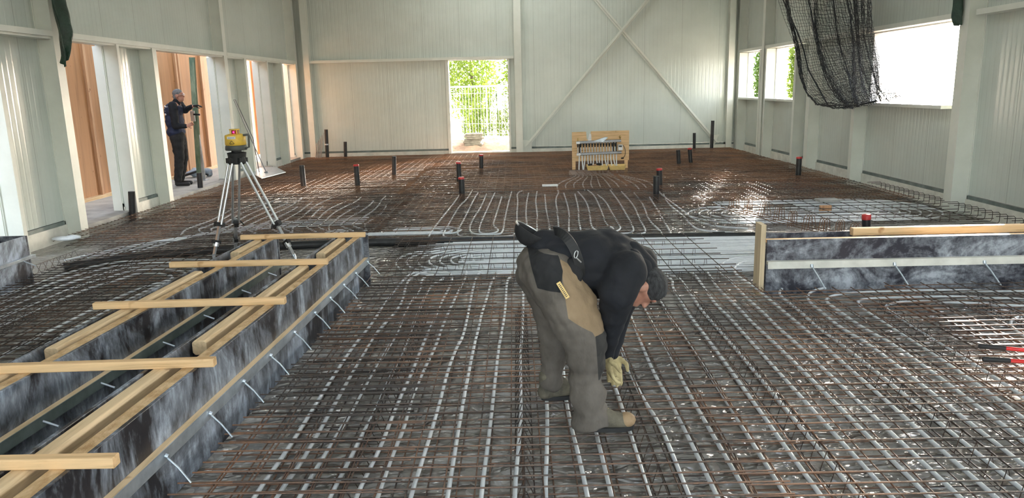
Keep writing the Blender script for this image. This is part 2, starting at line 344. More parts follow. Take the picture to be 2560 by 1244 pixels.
# X bracing, things with gusset parts
def brace(p, q, dy, label):
    r = empty('diagonal_brace', p, 0, label, 'brace', None)
    m = MB(); d = Vector(q)-Vector(p); m.beam((0,0,0), d, .10, .012, (0,1,0)); m.beam(Vector((0,-.03,0))+d*0, Vector((0,-.03,0))+d, .012, .06, (0,1,0)); m.build('angle_bar', M['steel'], r)
    g = MB(); u = d.normalized(); g.prism([(-.08,.02,-.12),(.18*(1 if u.x>0 else -1),.02,-.12),(.18*(1 if u.x>0 else -1),.02,.18),(-.08*(1 if u.x>0 else -1),.02,.22)], (0,.012,0)); g.build('gusset_plate', M['steel'], r)
brace((.22, YB-.10, .24), (4.75, YB-.10, 5.45), 0, 'white steel brace rising from bottom left to upper right across the back wall')
brace((5.5, YB-.06, .26), (1.0, YB-.06, 5.45), 0, 'white steel brace falling from upper left to the bottom right corner of the back wall')

# outside concrete strip seen in the left openings
m = MB(); m.box((-9.2, 5, -.05), (XL-.02, 24, .15)); m.box((XL-.1, 10.1, .0), (-5.96, 11.4, .149)); m.box((XL-.1, 12.7, 0), (-5.96, 15.58, .149)); m.box((XL-.1,16.9,0),(-5.96,18.2,.149)); m.box((XL-.1,19.5,0),(-5.96,20.58,.149)); m.box((XL-.1,7.3,0),(-5.96,8.7,.149))
struct(m.build('path', M['concrete']))

# ================================================================== OUTSIDE
def hoarding(y0, y1, label):
    r = empty('plywood_hoarding', (-7.35, y0, .15), 0, label, 'hoarding', 'plywood sheets behind the left openings')
    m = MB(); m.box((-.018, 0, .02), (0, y1-y0, 3.3)); m.build('plywood_sheet', M['plywood'], r)
    for yy in (.02, (y1-y0)*.5, y1-y0-.1):
        m = MB(); m.box((0, yy, 0), (.05, yy+.07, 3.3)); m.build('batten', M['batten'], r)
    m = MB(); m.box((0, 0, 0), (.09, y1-y0, .05)); m.build('bottom_rail', M['timber_y'], r)
for y0, y1, l in [(7.0,9.4,'plywood sheet beyond the leftmost opening, mostly hidden'),(9.42,11.8,'plywood sheet behind the dark green tarp strip, left part of the first opening'),(11.82,14.2,'plywood sheet with a vertical batten behind the first wide left opening'),
    (14.22,16.6,'plywood sheet at left behind the standing man'),(16.62,19.0,'bright orange plywood sheet behind the green post and standing man'),(19.02,21.4,'plywood sheet seen in the narrow opening right of the tripod'),(21.42,23.8,'farthest plywood sheet, at the right edge of the narrow opening')]: hoarding(y0, y1, l)
wood = MB(); wood.box((-9.0, 22.8, .15), (-7.6, 22.9, 3.2)); struct(wood.build('wall_outside', M['white']))
def crown(c, R, n, ls, seed, mi=0, mb=None):
    rnd = random.Random(seed); mb = mb or MB()
    for _ in range(n):
        while True:
            p = Vector((rnd.uniform(-1,1), rnd.uniform(-1,1), rnd.uniform(-1,1)))
            if p.length < 1 and p.length > .25: break
        k = 1+.3*noise.noise(p*2.5+Vector((seed,0,0)))
        q = Vector(c)+Vector((p.x*R[0], p.y*R[1], p.z*R[2]))*k
        a = Vector((rnd.gauss(0,1), rnd.gauss(0,1), rnd.gauss(0,1))).normalized(); b = a.orthogonal().normalized(); s = ls*rnd.uniform(.6,1.3)
        mb.add([q-a*s, q+b*s*.35, q+a*s, q-b*s*.35], [(0,1,2,3)], mi)
    return mb
def tree(x, y, h, R, n, ls, mat, seed, label):
    r = empty('tree', (x, y, -.1), 0, label, 'tree')
    crown((0,0,h-R[2]*.9), R, n, ls, seed).build('foliage', mat, r)
    m = MB(); m.tube([(0,0,0),(.05,.02,h*.4),(-.05,0,h*.75)], [.09,.07,.03], 8)
    for k in range(5):
        a = k*1.3; z = h*(.35+.08*k); m.tube([(0,0,z),(cos(a)*R[0]*.5, sin(a)*R[1]*.5, z+.6)], [.035,.012], 6)
    m.build('trunk', M['bark'], r)
for i, (x, y, h, R, n, ls, mt, lb) in enumerate([
    (-4.9,30,8.2,(1.6,1.6,3.6),7000,.13,'leaf2','pale bushy tree at left beyond the back doorway, heightened to shade the hoarding'),  # crown raised so it throws shade on the far plywood sheets
    (-1.8,31,4.8,(1.1,1.2,2.2),4500,.10,'leaf','yellow green tree in the centre of the back doorway'),
    (.5,29.5,4.4,(1.1,1.0,2.0),4500,.10,'leaf','yellow green tree at the right of the back doorway'),
    (8.62,26.5,4.3,(.34,.9,2.1),4500,.10,'leaf2','green tree in the right part of the farthest right window'),
    (10.25,27.5,4.5,(.45,1.0,2.3),4500,.10,'leaf','sunlit tree in the right part of the second farthest right window')]):
    tree(x, y, h, R, n, ls, M[mt], i+3, lb)
# bamboo-like shrub
r = empty('bamboo_shrub', (-.9, 27.2, -.1), 0, 'upright leafy bamboo shrub behind the mesh fence in the back doorway', 'shrub')
m = MB(); st = MB(); rnd = random.Random(5)
for k in range(60):
    bx, by = rnd.uniform(-1,1.1), rnd.uniform(-.3,.3); hh = rnd.uniform(1.1,2.1); lx = rnd.uniform(-.25,.25)
    st.tube([(bx,by,0),(bx+lx,by,hh)], .008, 5)
    for q in range(26):
        t = rnd.uniform(.15,1); p = Vector((bx+lx*t,by,hh*t)); a = Vector((rnd.uniform(-.5,.5),rnd.uniform(-.5,.5),rnd.uniform(-.3,.9))).normalized(); b_ = a.orthogonal().normalized()
        m.add([p, p+a*.1+b_*.018, p+a*.22, p+a*.1-b_*.018], [(0,1,2,3)])
m.build('leaves', M['leaf'], r); st.build('stems', M['leaf2'], r)
# site fence
r = empty('site_fence', (-3.2, 25.6, -.08), 0, 'white wire mesh site fence outside the back doorway', 'fence')
m = MB()
for k in range(0, 45): m.tube([(k*.1,0,.15),(k*.1,0,2.0)], .0035, 5)
for z in (.15,.45,.8,1.3,1.8,2.0): m.tube([(0,0,z),(4.4,0,z)], .0045, 5)
m.build('wire_mesh', M['white'], r)
m = MB()
for x in (0,2.2,4.4): m.tube([(x,0,0),(x,0,2.03)], .021, 8)
m.tube([(0,0,2.03),(4.4,0,2.03)], .021, 8); m.build('frame', M['alu'], r)
m = MB(); m.box((2.0,-.3,0),(2.4,.3,.12)); m.build('foot_block', M['concrete'], r)
# sand heap
m = MB(); nn = 44
for j in range(nn+1):
    for i in range(nn+1):
        x = -3.4+5.4*i/nn; y = 21.6+3.4*j/nn; u = (i/nn-.5)*2; v = (j/nn-.45)*2
        z = max(0, 1-abs(u)**2.2)*max(0, 1-abs(v)**2)*.52+.10*noise.noise(Vector((x*2,y*2,1)))*max(0,1-u*u)*max(0,1-v*v)+.05*noise.noise(Vector((x*8,y*8,1)))*max(0,1-u*u)
        m.v.append((x, y, z-.1))
for j in range(nn):
    for i in range(nn):
        a = j*(nn+1)+i; m.f.append([a,a+1,a+nn+2,a+nn+1]); m.m.append(0)
tag(m.build('sand_heap', M['sand'], smooth=True), 'heap of pale sand just outside the back doorway', 'sand heap')
proto = None; rnd = random.Random(3)
lbls = ['lowest paving slab of the pile in the back doorway','second paving slab up in the outdoor pile','third paving slab up in the outdoor pile','fourth paving slab up in the outdoor pile','fifth paving slab up in the outdoor pile','sixth paving slab up in the outdoor pile','top paving slab of the pile in the back doorway']
m = MB(); m.box((-.26,-.2,0),(.26,.2,.05)); base = m.mesh = None
for k in range(7):
    if proto is None: o = proto = m.build('paving_slab', M['grey_slab'], bevel=.006)
    else: o = proto.copy(); COL.objects.link(o)
    o.location = (-1.27+rnd.uniform(-.05,.05), 22.3+rnd.uniform(-.03,.03), .20+k*.056); o.rotation_euler = (0, 0, rnd.uniform(-.2,.2))
    tag(o, lbls[k], 'paving slab', 'pile of paving slabs outside')

# ================================================================== REBAR MESH
def mesh_sheet(name, x0, x1, y0, y1, sx, sy, z, r, mat, label, group, seed, xf=None, rot=0.0, cat='steel mesh'):
    rnd = random.Random(seed); m = MB()
    def wob(x, y): return .006*noise.noise(Vector((x*.9+seed, y*.9, 0)))
    y = y0
    while y <= y1:
        a = (xf(y) if xf else x0); a += rnd.uniform(-.02,.02); b = x1+rnd.uniform(-.02,.02); n = max(3, int((b-a)/.6)); off = rnd.uniform(-.008,.008)
        m.tube([(a+(b-a)*k/n, y+off+rot*(a+(b-a)*k/n-x0)+.004*noise.noise(Vector((k*.7,y*9,seed))), z+r*.9+wob(a+(b-a)*k/n, y)) for k in range(n+1)], r, 5); y += sy
    x = x0+.04
    while x <= x1:
        yy0, yy1 = y0-rnd.uniform(.03,.09), y1+rnd.uniform(.03,.09); n = max(3, int((yy1-yy0)/.6)); off = rnd.uniform(-.008,.008)
        if not xf or x > xf(yy1)-.3:
            m.tube([(x+off-rot*(yy1-yy0)*k/n, yy0+(yy1-yy0)*k/n, z-r*.9+wob(x, yy0+(yy1-yy0)*k/n)) for k in range(n+1)], r, 5)
        x += sx
    return tag(m.build(name, mat), label, cat, group)
ZTOP, ZBOT = .125, .03
UG, LG = 'upper reinforcing mesh sheets', 'lower reinforcing mesh sheets'
fD = lambda y: -1.5+(y-7.03)*.0427                # line of the left formwork's right face
n_ = 0
for (x0,x1,y0,y1,sx,sy,mt,lb,xf,rot) in [
    (-1.45,1.15,1.7,6.95,.15,.1,'rebar','upper rusty mesh sheet between the left formwork and the bending worker',lambda y: fD(y)+.10,.004),
    (-1.45,-.55,2.2,6.6,.15,.1,'rebar','narrow overlapping mesh sheet beside the left formwork',lambda y: fD(y)+.14,-.012),
    (1.1,2.05,6.15,7.0,.15,.1,'rebar','small mesh sheet at the left foot of the wooden end post',None,.002),
    (-1.45,-.95,7.15,8.85,.12,.1,'rebar_dark','small dark mesh sheet at the far end of the left formwork',None,-.01),
    (.95,3.3,1.7,6.15,.15,.1,'rebar','upper mesh sheet to the right of the bending worker',None,-.006),
    (3.1,5.95,1.9,6.25,.15,.1,'rebar','upper mesh sheet under the red bolt cutter handles',None,-.006),
    (-1.35,2.1,6.85,8.85,.25,.25,'rebar_dark','sparse upper mesh over the white pipe band beside the black pipe',None,0),
    (-5.85,-1.9,9.2,13.0,.15,.1,'rebar','upper mesh sheet behind the tripod, left middle of the hall',None,.004),
    (-2.05,2.0,9.3,13.0,.15,.12,'rebar','upper mesh sheet in the middle beyond the black pipe',None,0),
    (1.8,5.9,11.1,13.6,.15,.12,'rebar','upper mesh sheet around the brown grey spacer block',None,-.004),
    (1.9,5.9,9.2,11.1,.25,.25,'rebar_dark','sparse upper mesh over the white pipe spiral behind the right formwork',None,0),
    (-5.85,-2.0,12.8,16.8,.15,.1,'rebar_rust','rust brown mesh sheet left of the hall in front of the standing man',None,0),
    (-2.1,2.0,12.85,16.9,.15,.1,'rebar_rust','rust brown mesh sheet in front of the pipe manifold board',None,.003),
    (1.9,5.9,13.4,17.0,.15,.1,'rebar_rust','rust brown mesh sheet with the bright patches on the right',None,0),
    (-5.8,-1.9,16.7,20.7,.15,.1,'rebar_rust','rust brown mesh sheet in the far left corner',None,0),
    (-2.0,2.0,16.8,20.75,.15,.1,'rebar_rust','rust brown mesh sheet in front of the back doorway',None,0),
    (1.9,5.85,16.9,20.75,.15,.1,'rebar_rust','rust brown mesh sheet in the far right corner',None,0),
    (-5.9,-2.85,1.8,5.3,.15,.1,'rebar_dark','dark upper mesh sheet at the near left edge beside the formwork',None,.004),
    (-4.9,-2.8,5.1,8.9,.15,.1,'rebar_dark','dark upper mesh sheet left of the tripod in front of the short left formwork',None,-.004)]:
    n_ += 1; mesh_sheet('mesh_sheet', x0,x1,y0,y1,sx,sy,ZTOP,.0042,M[mt],lb,UG,n_,xf,rot)
for (x0,x1,y0,y1,lb,xf) in [
    (-1.4,1.2,1.75,6.15,'lower mesh sheet on the grey foil left of the bending worker',lambda y: fD(y)+.08),
    (1.0,3.3,1.75,6.1,'lower mesh sheet on the foil right of the bending worker',None),
    (3.15,5.95,1.8,6.2,'lower mesh sheet on the foil at the near right edge',None),
    (-5.8,-1.85,9.3,14.6,'lower mesh sheet behind the tripod',None),(-1.95,1.95,9.4,14.6,'lower mesh sheet in the middle beyond the black pipe',None),(2.0,5.9,11.2,14.6,'lower mesh sheet near the right wall windows',None),
    (-5.8,-1.85,14.5,20.7,'lower mesh sheet in the far left corner',None),(-1.95,1.95,14.5,20.7,'lower mesh sheet around the pipe manifold',None),(2.0,5.9,14.5,20.7,'lower mesh sheet in the far right corner',None),
    (-4.9,-2.8,3.9,8.9,'lower mesh sheet left of the long formwork',None)]:
    n_ += 1; mesh_sheet('mesh_sheet', x0,x1,y0,y1,.15,.15,ZBOT,.0042,M['rebar'],lb,LG,n_,xf,.003)
n_ += 1; mesh_sheet('mesh_strip', -2.28,-1.86,1.6,6.9,.12,.12,.09,.004,M['rebar_dark'],'dark mesh strip lying between the two long left forms',None,n_,None,0)
# crowded dark lap bars beside the left formwork
rnd = random.Random(21); proto = None
for k in range(46):
    y = 2.5+k*.098+rnd.uniform(-.03,.03); L = rnd.uniform(.55,1.0); x = fD(y)+rnd.uniform(.06,.5); z = rnd.choice((.055,.075,.15))
    m = MB(); m.tube([(0,0,0),(L*.5,rnd.uniform(-.01,.01),rnd.uniform(-.006,.006)),(L,rnd.uniform(-.02,.02),0)], .0045, 5)
    o = m.build('lap_bar', M['rebar_dark']); o.location = (x, y, z)
    tag(o, 'short dark lap bar in the crowded strip beside the left formwork', 'steel bar', 'lap bars beside the left formwork')
# wire spacer ladders
def ladder(x, y0, y1, mat=M['rebar_dark'], lab='bent wire spacer ladder between the lower and upper mesh', along='y', z1=.118):
    m = MB(); L = y1-y0; P = lambda t, s, z: (s, t, z) if along == 'y' else (t, s, z)
    for s in (-.045,.045): m.tube([P(0,s,.012), P(L,s,.012)], .003, 5)
    m.tube([P(0,0,z1), P(L,0,z1)], .0028, 5)
    n = int(L/.12)
    for k in range(n):
        t = k*.12+.03; m.tube([P(t,-.045,.012), P(t+.02,-.006,z1), P(t+.04,.006,z1), P(t+.06,.045,.012)], .0022, 5)
    o = m.build('spacer_ladder', mat); o.location = (x, y0, 0) if along == 'y' else (y0, x, 0)
    tag(o, lab, 'spacer ladder', 'wire spacers under the mesh')
OR = ['first','second','third','fourth','fifth','sixth','seventh','eighth','ninth','tenth','eleventh','twelfth','thirteenth','fourteenth','fifteenth','sixteenth','seventeenth','eighteenth','nineteenth','twentieth']
for k, x in enumerate((-.82,.0,.62,1.45,2.2,2.9,3.7,4.6)): ladder(x, 1.9+random.uniform(0,.4), 6.0, M['rebar_dark'], 'bent wire spacer ladder in the near field, %s from the left' % OR[k])
for k, y in enumerate((6.9,7.4,7.9,8.35)): ladder(y, -1.3, 2.0, lab='cross spacer ladder over the white pipe band, %s from the front' % OR[k], along='x')
for k, y in enumerate((9.7,10.5)): ladder(y, 2.1, 5.7, lab=['front','rear'][k]+' cross spacer ladder over the white pipe spiral', along='x')
for k, x in enumerate((-5.2,-4.2,-3.3)): ladder(x, 2.2, 8.6, lab=['leftmost','middle','rightmost'][k]+' spacer ladder in the dark left field')
# folded edge bars by the near right wall
proto = None
for k in range(30):
    if proto is None:
        m = MB(); m.tube([(-.22,0,.03),(0,0,.03),(.02,0,.05),(.02,0,.15),(0,0,.17),(-.22,0,.17)], .004, 5); o = proto = m.build('edge_stirrup', M['rebar_dark'])
    else: o = proto.copy(); COL.objects.link(o)
    o.location = (6.08, 8.2+k*.15, 0); tag(o, 'dark bent edge bar at the foot of the right wall', 'edge bar', 'bent edge bars by the right wall')
# rusty stirrup bundle behind the right formwork
proto = None
names = ['farthest','second farthest','third farthest','fourth farthest','middle','fourth nearest','third nearest','second nearest','nearest']
for k, (px, py) in enumerate([(1834,520),(1869,532),(1910,540),(1947,551),(1980,566),(2021,576),(2059,586),(2098,592),(2137,600)]):
    if proto is None:
        m = MB()
        for s in (-.03,0,.03): m.tube([(-.05+s,-.02,0),(-.02+s,0,.17),(.0+s,0,.20),(.03+s,0,.17),(.05+s*1.4,.04,0)], .004, 5)
        o = proto = m.build('rebar_stirrup', M['rebar_rust'])
    else: o = proto.copy(); COL.objects.link(o)
    p = atz(px, py, .1); o.location = (p.x, p.y, .1); o.rotation_euler = (0,0,.3*sin(k*2.1))
    tag(o, names[k]+' red-brown bent stirrup of the diagonal row behind the right formwork', 'stirrup', 'row of rusty stirrups')
for s, lb in ((0,'left long bar of the rusty stirrup row'),(.09,'middle long bar of the rusty stirrup row'),(.18,'right long bar of the rusty stirrup row')):
    a = atz(1800,520,.16); b_ = atz(2190,615,.16); m = MB(); m.tube([(0,0,0), (b_.x-a.x, b_.y-a.y, 0)], .005, 6); o = m.build('long_bar', M['rebar_rust']); o.location = (a.x+s, a.y+s*.5, .16); tag(o, lb, 'steel bar', 'long bars of the stirrup row')

# ================================================================== HEATING PIPES
def chaikin(p, n=2, closed=False):
    for _ in range(n):
        q = [p[0]]
        for a, b in zip(p, p[1:]): q += [a*.75+b*.25, a*.25+b*.75]
        q.append(p[-1]); p = q
    return p
PR = .0112
def pipe_w(pts, label, group, z=.055, r=PR, sm=2):
    p0 = Vector((pts[0][0], pts[0][1], 0)); p = [Vector((a[0], a[1], z+.006*sin(i*1.7)))-p0 for i, a in enumerate(pts)]
    p = chaikin(p, sm); m = MB(); m.tube(p, r, 8); o = m.build('heating_pipe', M['pipe_white'], smooth=True); o.location = p0
    tag(o, label, 'heating pipe', group); return o
def pipe(px, label, group, end=None, start=None, **k):
    w = [atz(x, y, .055) for x, y in px]
    if end is not None: w.append(Vector((w[-1].x, end, 0)))
    if start is not None: w.insert(0, Vector((w[0].x, start, 0)))
    return pipe_w(w, label, group, **k)
G1 = 'heating pipes left of the worker'
pipe([(636,1243),(708,1138),(751,1070),(816,968),(881,869),(923,817),(972,743),(1004,705),(1026,684),(1062,674),(1107,669),(1161,671),(1169,684),(1139,740),(1119,785),(1100,833),(1091,860),(1054,934),(1029,996),(1011,1070),(983,1128),(943,1243)],'outermost white pipe loop nearest the left formwork, half hidden by dark bars',G1,end=1.9,start=1.9)
pipe([(690,1244),(751,1159),(801,1070),(847,993),(875,943),(918,866),(939,833),(965,807),(988,782),(1007,750),(1013,717),(1023,698),(1049,682),(1081,676),(1113,679),(1132,689),(1126,714),(1103,753),(1087,798),(1062,849),(1029,931),(1005,983),(980,1045),(952,1116),(918,1181),(890,1243)],'middle of the three nested white pipe loops left of the worker',G1,end=1.9,start=1.9)
pipe([(748,1244),(798,1159),(844,1082),(893,1008),(930,940),(971,866),(991,836),(1010,791),(1029,753),(1052,721),(1053,700),(1068,689),(1100,689),(1111,692),(1103,701),(1078,714),(1062,740),(1049,772),(1036,804),(1020,849),(971,950),(937,1030),(906,1088),(869,1159),(822,1243)],'innermost of the three nested white pipe loops left of the worker',G1,end=1.9,start=1.9)
G2 = 'heating pipes beside the worker'
pipe([(1026,1244),(1054,1156),(1082,1064),(1103,993),(1122,919),(1143,863),(1158,840),(1171,782),(1182,721),(1193,685),(1209,672),(1235,668),(1290,668),(1400,668),(1520,664)],'long white pipe bending behind the worker, outermost of the fan',G2,start=1.9)
pipe([(1119,1244),(1134,1150),(1147,1064),(1162,983),(1184,869),(1197,817),(1203,785),(1219,740),(1229,701),(1242,685),(1261,679),(1290,677),(1400,676),(1520,672)],'long white pipe bending behind the worker, second of the fan',G2,start=1.9)
pipe([(1202,1244),(1218,1125),(1230,1023),(1239,940),(1248,860),(1254,833),(1264,766),(1266,714),(1271,695),(1283,687),(1320,684),(1420,684),(1500,684)],'white pipe ending behind the worker seat, third of the fan',G2,start=1.9)
pipe([(1285,1244),(1296,1122),(1304,1014),(1301,875),(1306,833),(1309,721),(1298,696),(1310,690),(1330,700),(1345,760),(1356,850),(1369,1018),(1367,1138),(1362,1244)],'white pipe loop passing behind the worker legs',G2,start=1.9,end=1.9)
for k, px in enumerate([[(1400,800),(1406,900),(1414,998),(1429,1068),(1444,1128),(1470,1244)],[(1450,760),(1468,900),(1480,1000),(1494,1098),(1504,1138),(1530,1244)],[(1500,790),(1524,929),(1549,998),(1594,1138),(1625,1244)],
    [(1530,790),(1544,844),(1569,919),(1609,998),(1648,1058),(1678,1128),(1717,1224)],[(1555,700),(1569,769),(1599,849),(1638,938),(1673,998),(1713,1078),(1786,1224)],[(1590,700),(1608,769),(1648,839),(1683,899),(1718,978),(1780,1085),(1864,1224)]]):
    pipe(px, ['straight white pipe between the worker boots','white pipe running under the toe of the near boot','white pipe just right of the worker near boot','white pipe starting under the worker hands','white pipe starting below the worker head','white pipe right of the worker head running to the camera'][k], G2, end=1.9)
G3 = 'heating pipes right of the worker'
for lb, px in [
    ('first white pipe right of the worker head with an S bend',[(1560,700),(1620,705),(1647,737),(1662,773),(1676,798),(1726,860),(1955,1224)]),
    ('second white S-bent pipe right of the worker head',[(1560,674),(1640,683),(1669,690),(1683,701),(1680,716),(1701,752),(1723,787),(1781,860),(2038,1224)]),
    ('third white S-bent pipe right of the worker head',[(1560,662),(1640,672),(1662,683),(1697,690),(1719,723),(1744,762),(1762,784),(1831,860),(2129,1224)]),
    ('fourth white S-bent pipe right of the worker head',[(1560,655),(1640,662),(1701,665),(1733,680),(1748,701),(1766,730),(1795,766),(1820,787),(1881,860),(2212,1224)]),
    ('fifth white S-bent pipe, starting in the white band',[(1640,648),(1719,655),(1759,669),(1777,690),(1795,723),(1827,752),(1856,777),(1877,802),(1939,860),(2303,1224)]),
    ('white pipe looping round the left of the wooden end post, outer',[(1890,644),(1841,644),(1809,655),(1795,669),(1802,683),(1827,701),(1856,734),(1906,777),(1945,820),(1993,860),(2382,1224)]),
    ('white pipe looping round the left of the wooden end post, inner',[(1890,650),(1856,655),(1838,665),(1834,676),(1848,694),(1884,716),(1920,744),(1963,780),(2003,816),(2055,860),(2469,1224)]),
    ('outermost curved pipe in front of the right formwork',[(2560,696),(2400,698),(2200,702),(2057,708),(1999,714),(1963,716),(1949,725),(1949,737),(1974,759),(2007,784),(2042,816),(2113,866),(2552,1224)]),
    ('second curved pipe in front of the right formwork',[(2560,706),(2395,708),(2200,710),(2071,716),(2032,726),(2017,741),(2024,755),(2057,780),(2100,820),(2183,866),(2640,1224)]),
    ('third curved pipe in front of the right formwork',[(2560,728),(2323,726),(2200,728),(2100,732),(2068,744),(2064,755),(2100,777),(2160,820),(2250,870),(2720,1224)]),
    ('fourth curved pipe in front of the right formwork',[(2560,748),(2400,742),(2260,742),(2172,744),(2143,752),(2147,762),(2172,780),(2260,835),(2400,930),(2800,1224)]),
    ('innermost curved pipe in front of the right formwork',[(2560,765),(2400,757),(2272,752),(2222,757),(2211,769),(2250,795),(2400,885),(2560,990)])]:
    pipe(px, lb, G3, end=None if 'innermost' in lb else 1.9)
for k in range(5):
    x = 3.55+k*.16; pipe_w([(x+.9,5.6-k*.17),(x+.3,5.55-k*.17),(x+.02,5.3-k*.17),(x,4.8),(x-.01,3.5),(x,2.4)], OR[k]+' white pipe from the left under the mesh near the red bolt cutter', 'heating pipes under the bolt cutter')
# packed pipe bands running across
def stadium(x0, x1, yc, hw, label, group, open_r=False):
    pts = []; n = 8
    for k in range(n+1): a = pi/2+pi*k/n; pts.append((x0+hw*1.1+hw*1.1*cos(a), yc+hw*sin(a)))
    if open_r: pts = [(x1, yc+hw)]+pts+[(x1, yc-hw)]
    else:
        for k in range(n+1): a = -pi/2+pi*k/n; pts.append((x1-hw*1.1+hw*1.1*cos(a), yc+hw*sin(a)))
        pts.append(pts[0])
    pipe_w([(0.5*(a[0]+b[0]), 0.5*(a[1]+b[1])) for a, b in zip(pts, pts[1:])] if not open_r else pts, label, group, sm=1)
G4 = 'packed heating pipes in the white band'
for k in range(9): stadium(-1.35+k*.12, 3.0, 7.88, .74-k*.082, ['outermost','second','third','fourth','fifth','sixth','seventh','eighth','innermost'][k]+' hairpin of the white pipe band in front of the black pipe', G4, True)
for k in range(5): pipe_w([(-1.2+k*.1,8.66+k*.035),(1,8.66+k*.035),(2.9,8.62+k*.035)], ['front','second','third','fourth','rear'][k]+' straight white pipe along the front of the black pipe', G4)
for k in range(14): yv = 7.18+k*.098+(.02 if k%2 else 0); pipe_w([(-.7+.35*abs(k-7)*.2+.05*sin(k*2),yv),(1.2,yv+.01),(2.95,yv)], OR[k]+' straight filler pipe from the front inside the white hairpin band', G4)
G5 = 'packed heating pipes behind the right formwork'
for k in range(7): stadium(2.35+k*.16, 5.85-k*.14, 10.35, .74-k*.095, ['outermost','second','third','fourth','fifth','sixth','innermost'][k]+' ring of the white pipe spiral behind the right formwork', G5)
for k in range(6): pipe_w([(2.9+k*.1,9.72+k*.21),(4,9.74+k*.21),(5.3,9.72+k*.21)], OR[k]+' straight pipe from the front inside the white spiral behind the right formwork', G5)
for k in range(3): pipe_w([(3.0,11.2+k*.13),(5.0,11.2+k*.13),(5.6,11.1+k*.1),(5.9,10.7)], ['front','middle','rear'][k]+' white pipe curving toward the right wall beyond the spiral', G5)
# middle fan beyond the black pipe
G6 = 'heating pipes beyond the black pipe'
def C5(pts): return [(780+x/2.844, 380+y/2.844) for x, y in pts]
for k5, pts in enumerate([[(820,620),(860,550),(920,470),(1000,370),(1040,320),(1060,280)],[(980,615),(925,600),(950,550),(1000,460),(1050,380),(1100,340),(1140,270)],
    [(1180,290),(1150,340),(1080,480),(1020,580),(1080,605),(1250,612),(1400,600),(1465,570),(1455,450),(1465,350),(1455,290),(1500,270)],
    [(1240,300),(1200,400),(1145,470),(1110,560),(1180,590),(1330,590),(1360,560),(1370,470),(1400,350),(1420,280)],[(1300,290),(1240,420),(1175,560),(1220,580),(1310,575),(1330,555),(1285,520),(1300,470),(1350,320)],
    [(1540,290),(1525,360),(1520,450),(1530,520),(1540,600)],[(1600,280),(1588,350),(1600,420),(1600,500),(1600,600)],[(1655,300),(1665,420),(1690,540),(1700,600)],[(1750,270),(1755,290),(1730,330),(1745,430),(1755,540),(1750,600)],
    [(1790,290),(1830,420),(1825,540),(1830,600)],[(1870,300),(1895,400),(1895,480),(1910,545)],[(1890,280),(1950,350),(1975,430),(1985,540),(2060,570),(2150,570),(2195,545),(2190,520),(2140,450),(2090,350),(2030,300)],
    [(1960,270),(2010,310),(2060,420),(2090,510),(2140,540),(2145,555),(2060,575)],[(2120,270),(2180,350),(2240,450),(2290,540),(2280,575),(2100,585)],[(2200,280),(2290,380),(2330,480),(2375,550),(2360,585),(2200,592)],
    [(2290,290),(2360,380),(2390,480),(2480,560),(2490,590)],[(2400,320),(2460,420),(2510,500),(2560,590)],[(2500,300),(2530,370),(2640,450),(2700,520),(2760,560),(3000,575)],[(2430,240),(2500,320),(2620,400),(2720,480),(2850,530),(3100,545)]]):
    pipe(C5(pts), OR[k5]+' winding white pipe from the left beyond the black pipe', G6)
rnd = random.Random(9)
G7 = 'heating pipes on the left beyond the tripod'
for k in range(16):
    x = -4.6+k*.165; pts = [(x+.25 if k%3 else x+.1, 9.75),(x,10.1)]+[(x+.05*sin(j*1.3+k*.8), 10.3+j*.55) for j in range(4+k%3)]
    pipe_w(pts, OR[k]+' white pipe from the left under dark mesh behind the tripod', G7)
for k in range(3): stadium(-2.55+k*.1, -.75-k*.12, 9.62, .22-k*.06, ['outer','middle','inner'][k]+' short white pipe hairpin beyond the far end of the left formwork', G7)
for k in range(4): pipe_w([(-5.2+k*.2,8.3+k*.12),(-4.7+k*.15,9.3+k*.14),(-3.6,10.1+k*.17),(-2.2,10.3+k*.17)], ['front','second','third','rear'][k]+' white pipe sweeping from the short left formwork toward the tripod', G7)
G8 = 'heating pipes in the dark left field'
for k in range(5):
    d = k*.16; pipe_w([(-4.9+d*1.05,3.1),(-4.9+d,5),(-4.88+d,7.4-d*.8),(-4.7+d,8.0-d),(-4.4+d*.6,8.2-d),(-3.6-d*.3,8.2-d),(-3.2-d*.4,8.0-d),(-3.1-d,7.4-d*.8),(-3.1-d,5),(-3.1-d,3.1)], ['outermost','second','third','fourth','innermost'][k]+' nested white pipe loop under the dark mesh at the left', G8)
for k in range(5): pipe_w([(-5.8+k*.16,2.6),(-5.8+k*.16,4.2),(-5.78+k*.16,6.2)], OR[k]+' straight white pipe from the left under the dark mesh at the left edge', G8)
# far floor pipes under the mesh
G9 = 'heating pipes in front of the manifold'
for k in range(12): x = .7+k*.16; pipe_w([(x,13.2+.2*(k%3)),(x+.03,14.2),(1.7+(k-6)*.08,15.4),(1.6+(k-6)*.07,15.85)], OR[k]+' white pipe from the left running under rusty mesh to the manifold board', G9)

# black drain pipe lying across
a = atz(150, 618, .05); m = MB(); pts = [Vector((-5.0,7.95,.05)),Vector((-4.3,8.5,.05)),Vector((-3.2,8.85,.05)),Vector((-1.75,8.98,.05)),Vector((1,8.9,.05)),Vector((3,8.82,.05)),Vector((5.6,8.7,.05))]
r = empty('drain_pipe', (0,8.9,0), 0, 'long black drain pipe lying across the floor behind the bending worker', 'pipe')
m.tube([p-Vector((0,8.9,0)) for p in chaikin(pts,2)], .05, 16); m.build('pipe', M['pvc'], r, smooth=True)
for x in (-1.4,2.4):
    m = MB(); m.tube([(x-.07,8.90-8.9+(0.03 if x<2 else -.04),.05),(x+.07,8.90-8.9+(0.03 if x<2 else -.04),.05)], .058, 16); m.build('socket', M['pvc'], r, smooth=True)

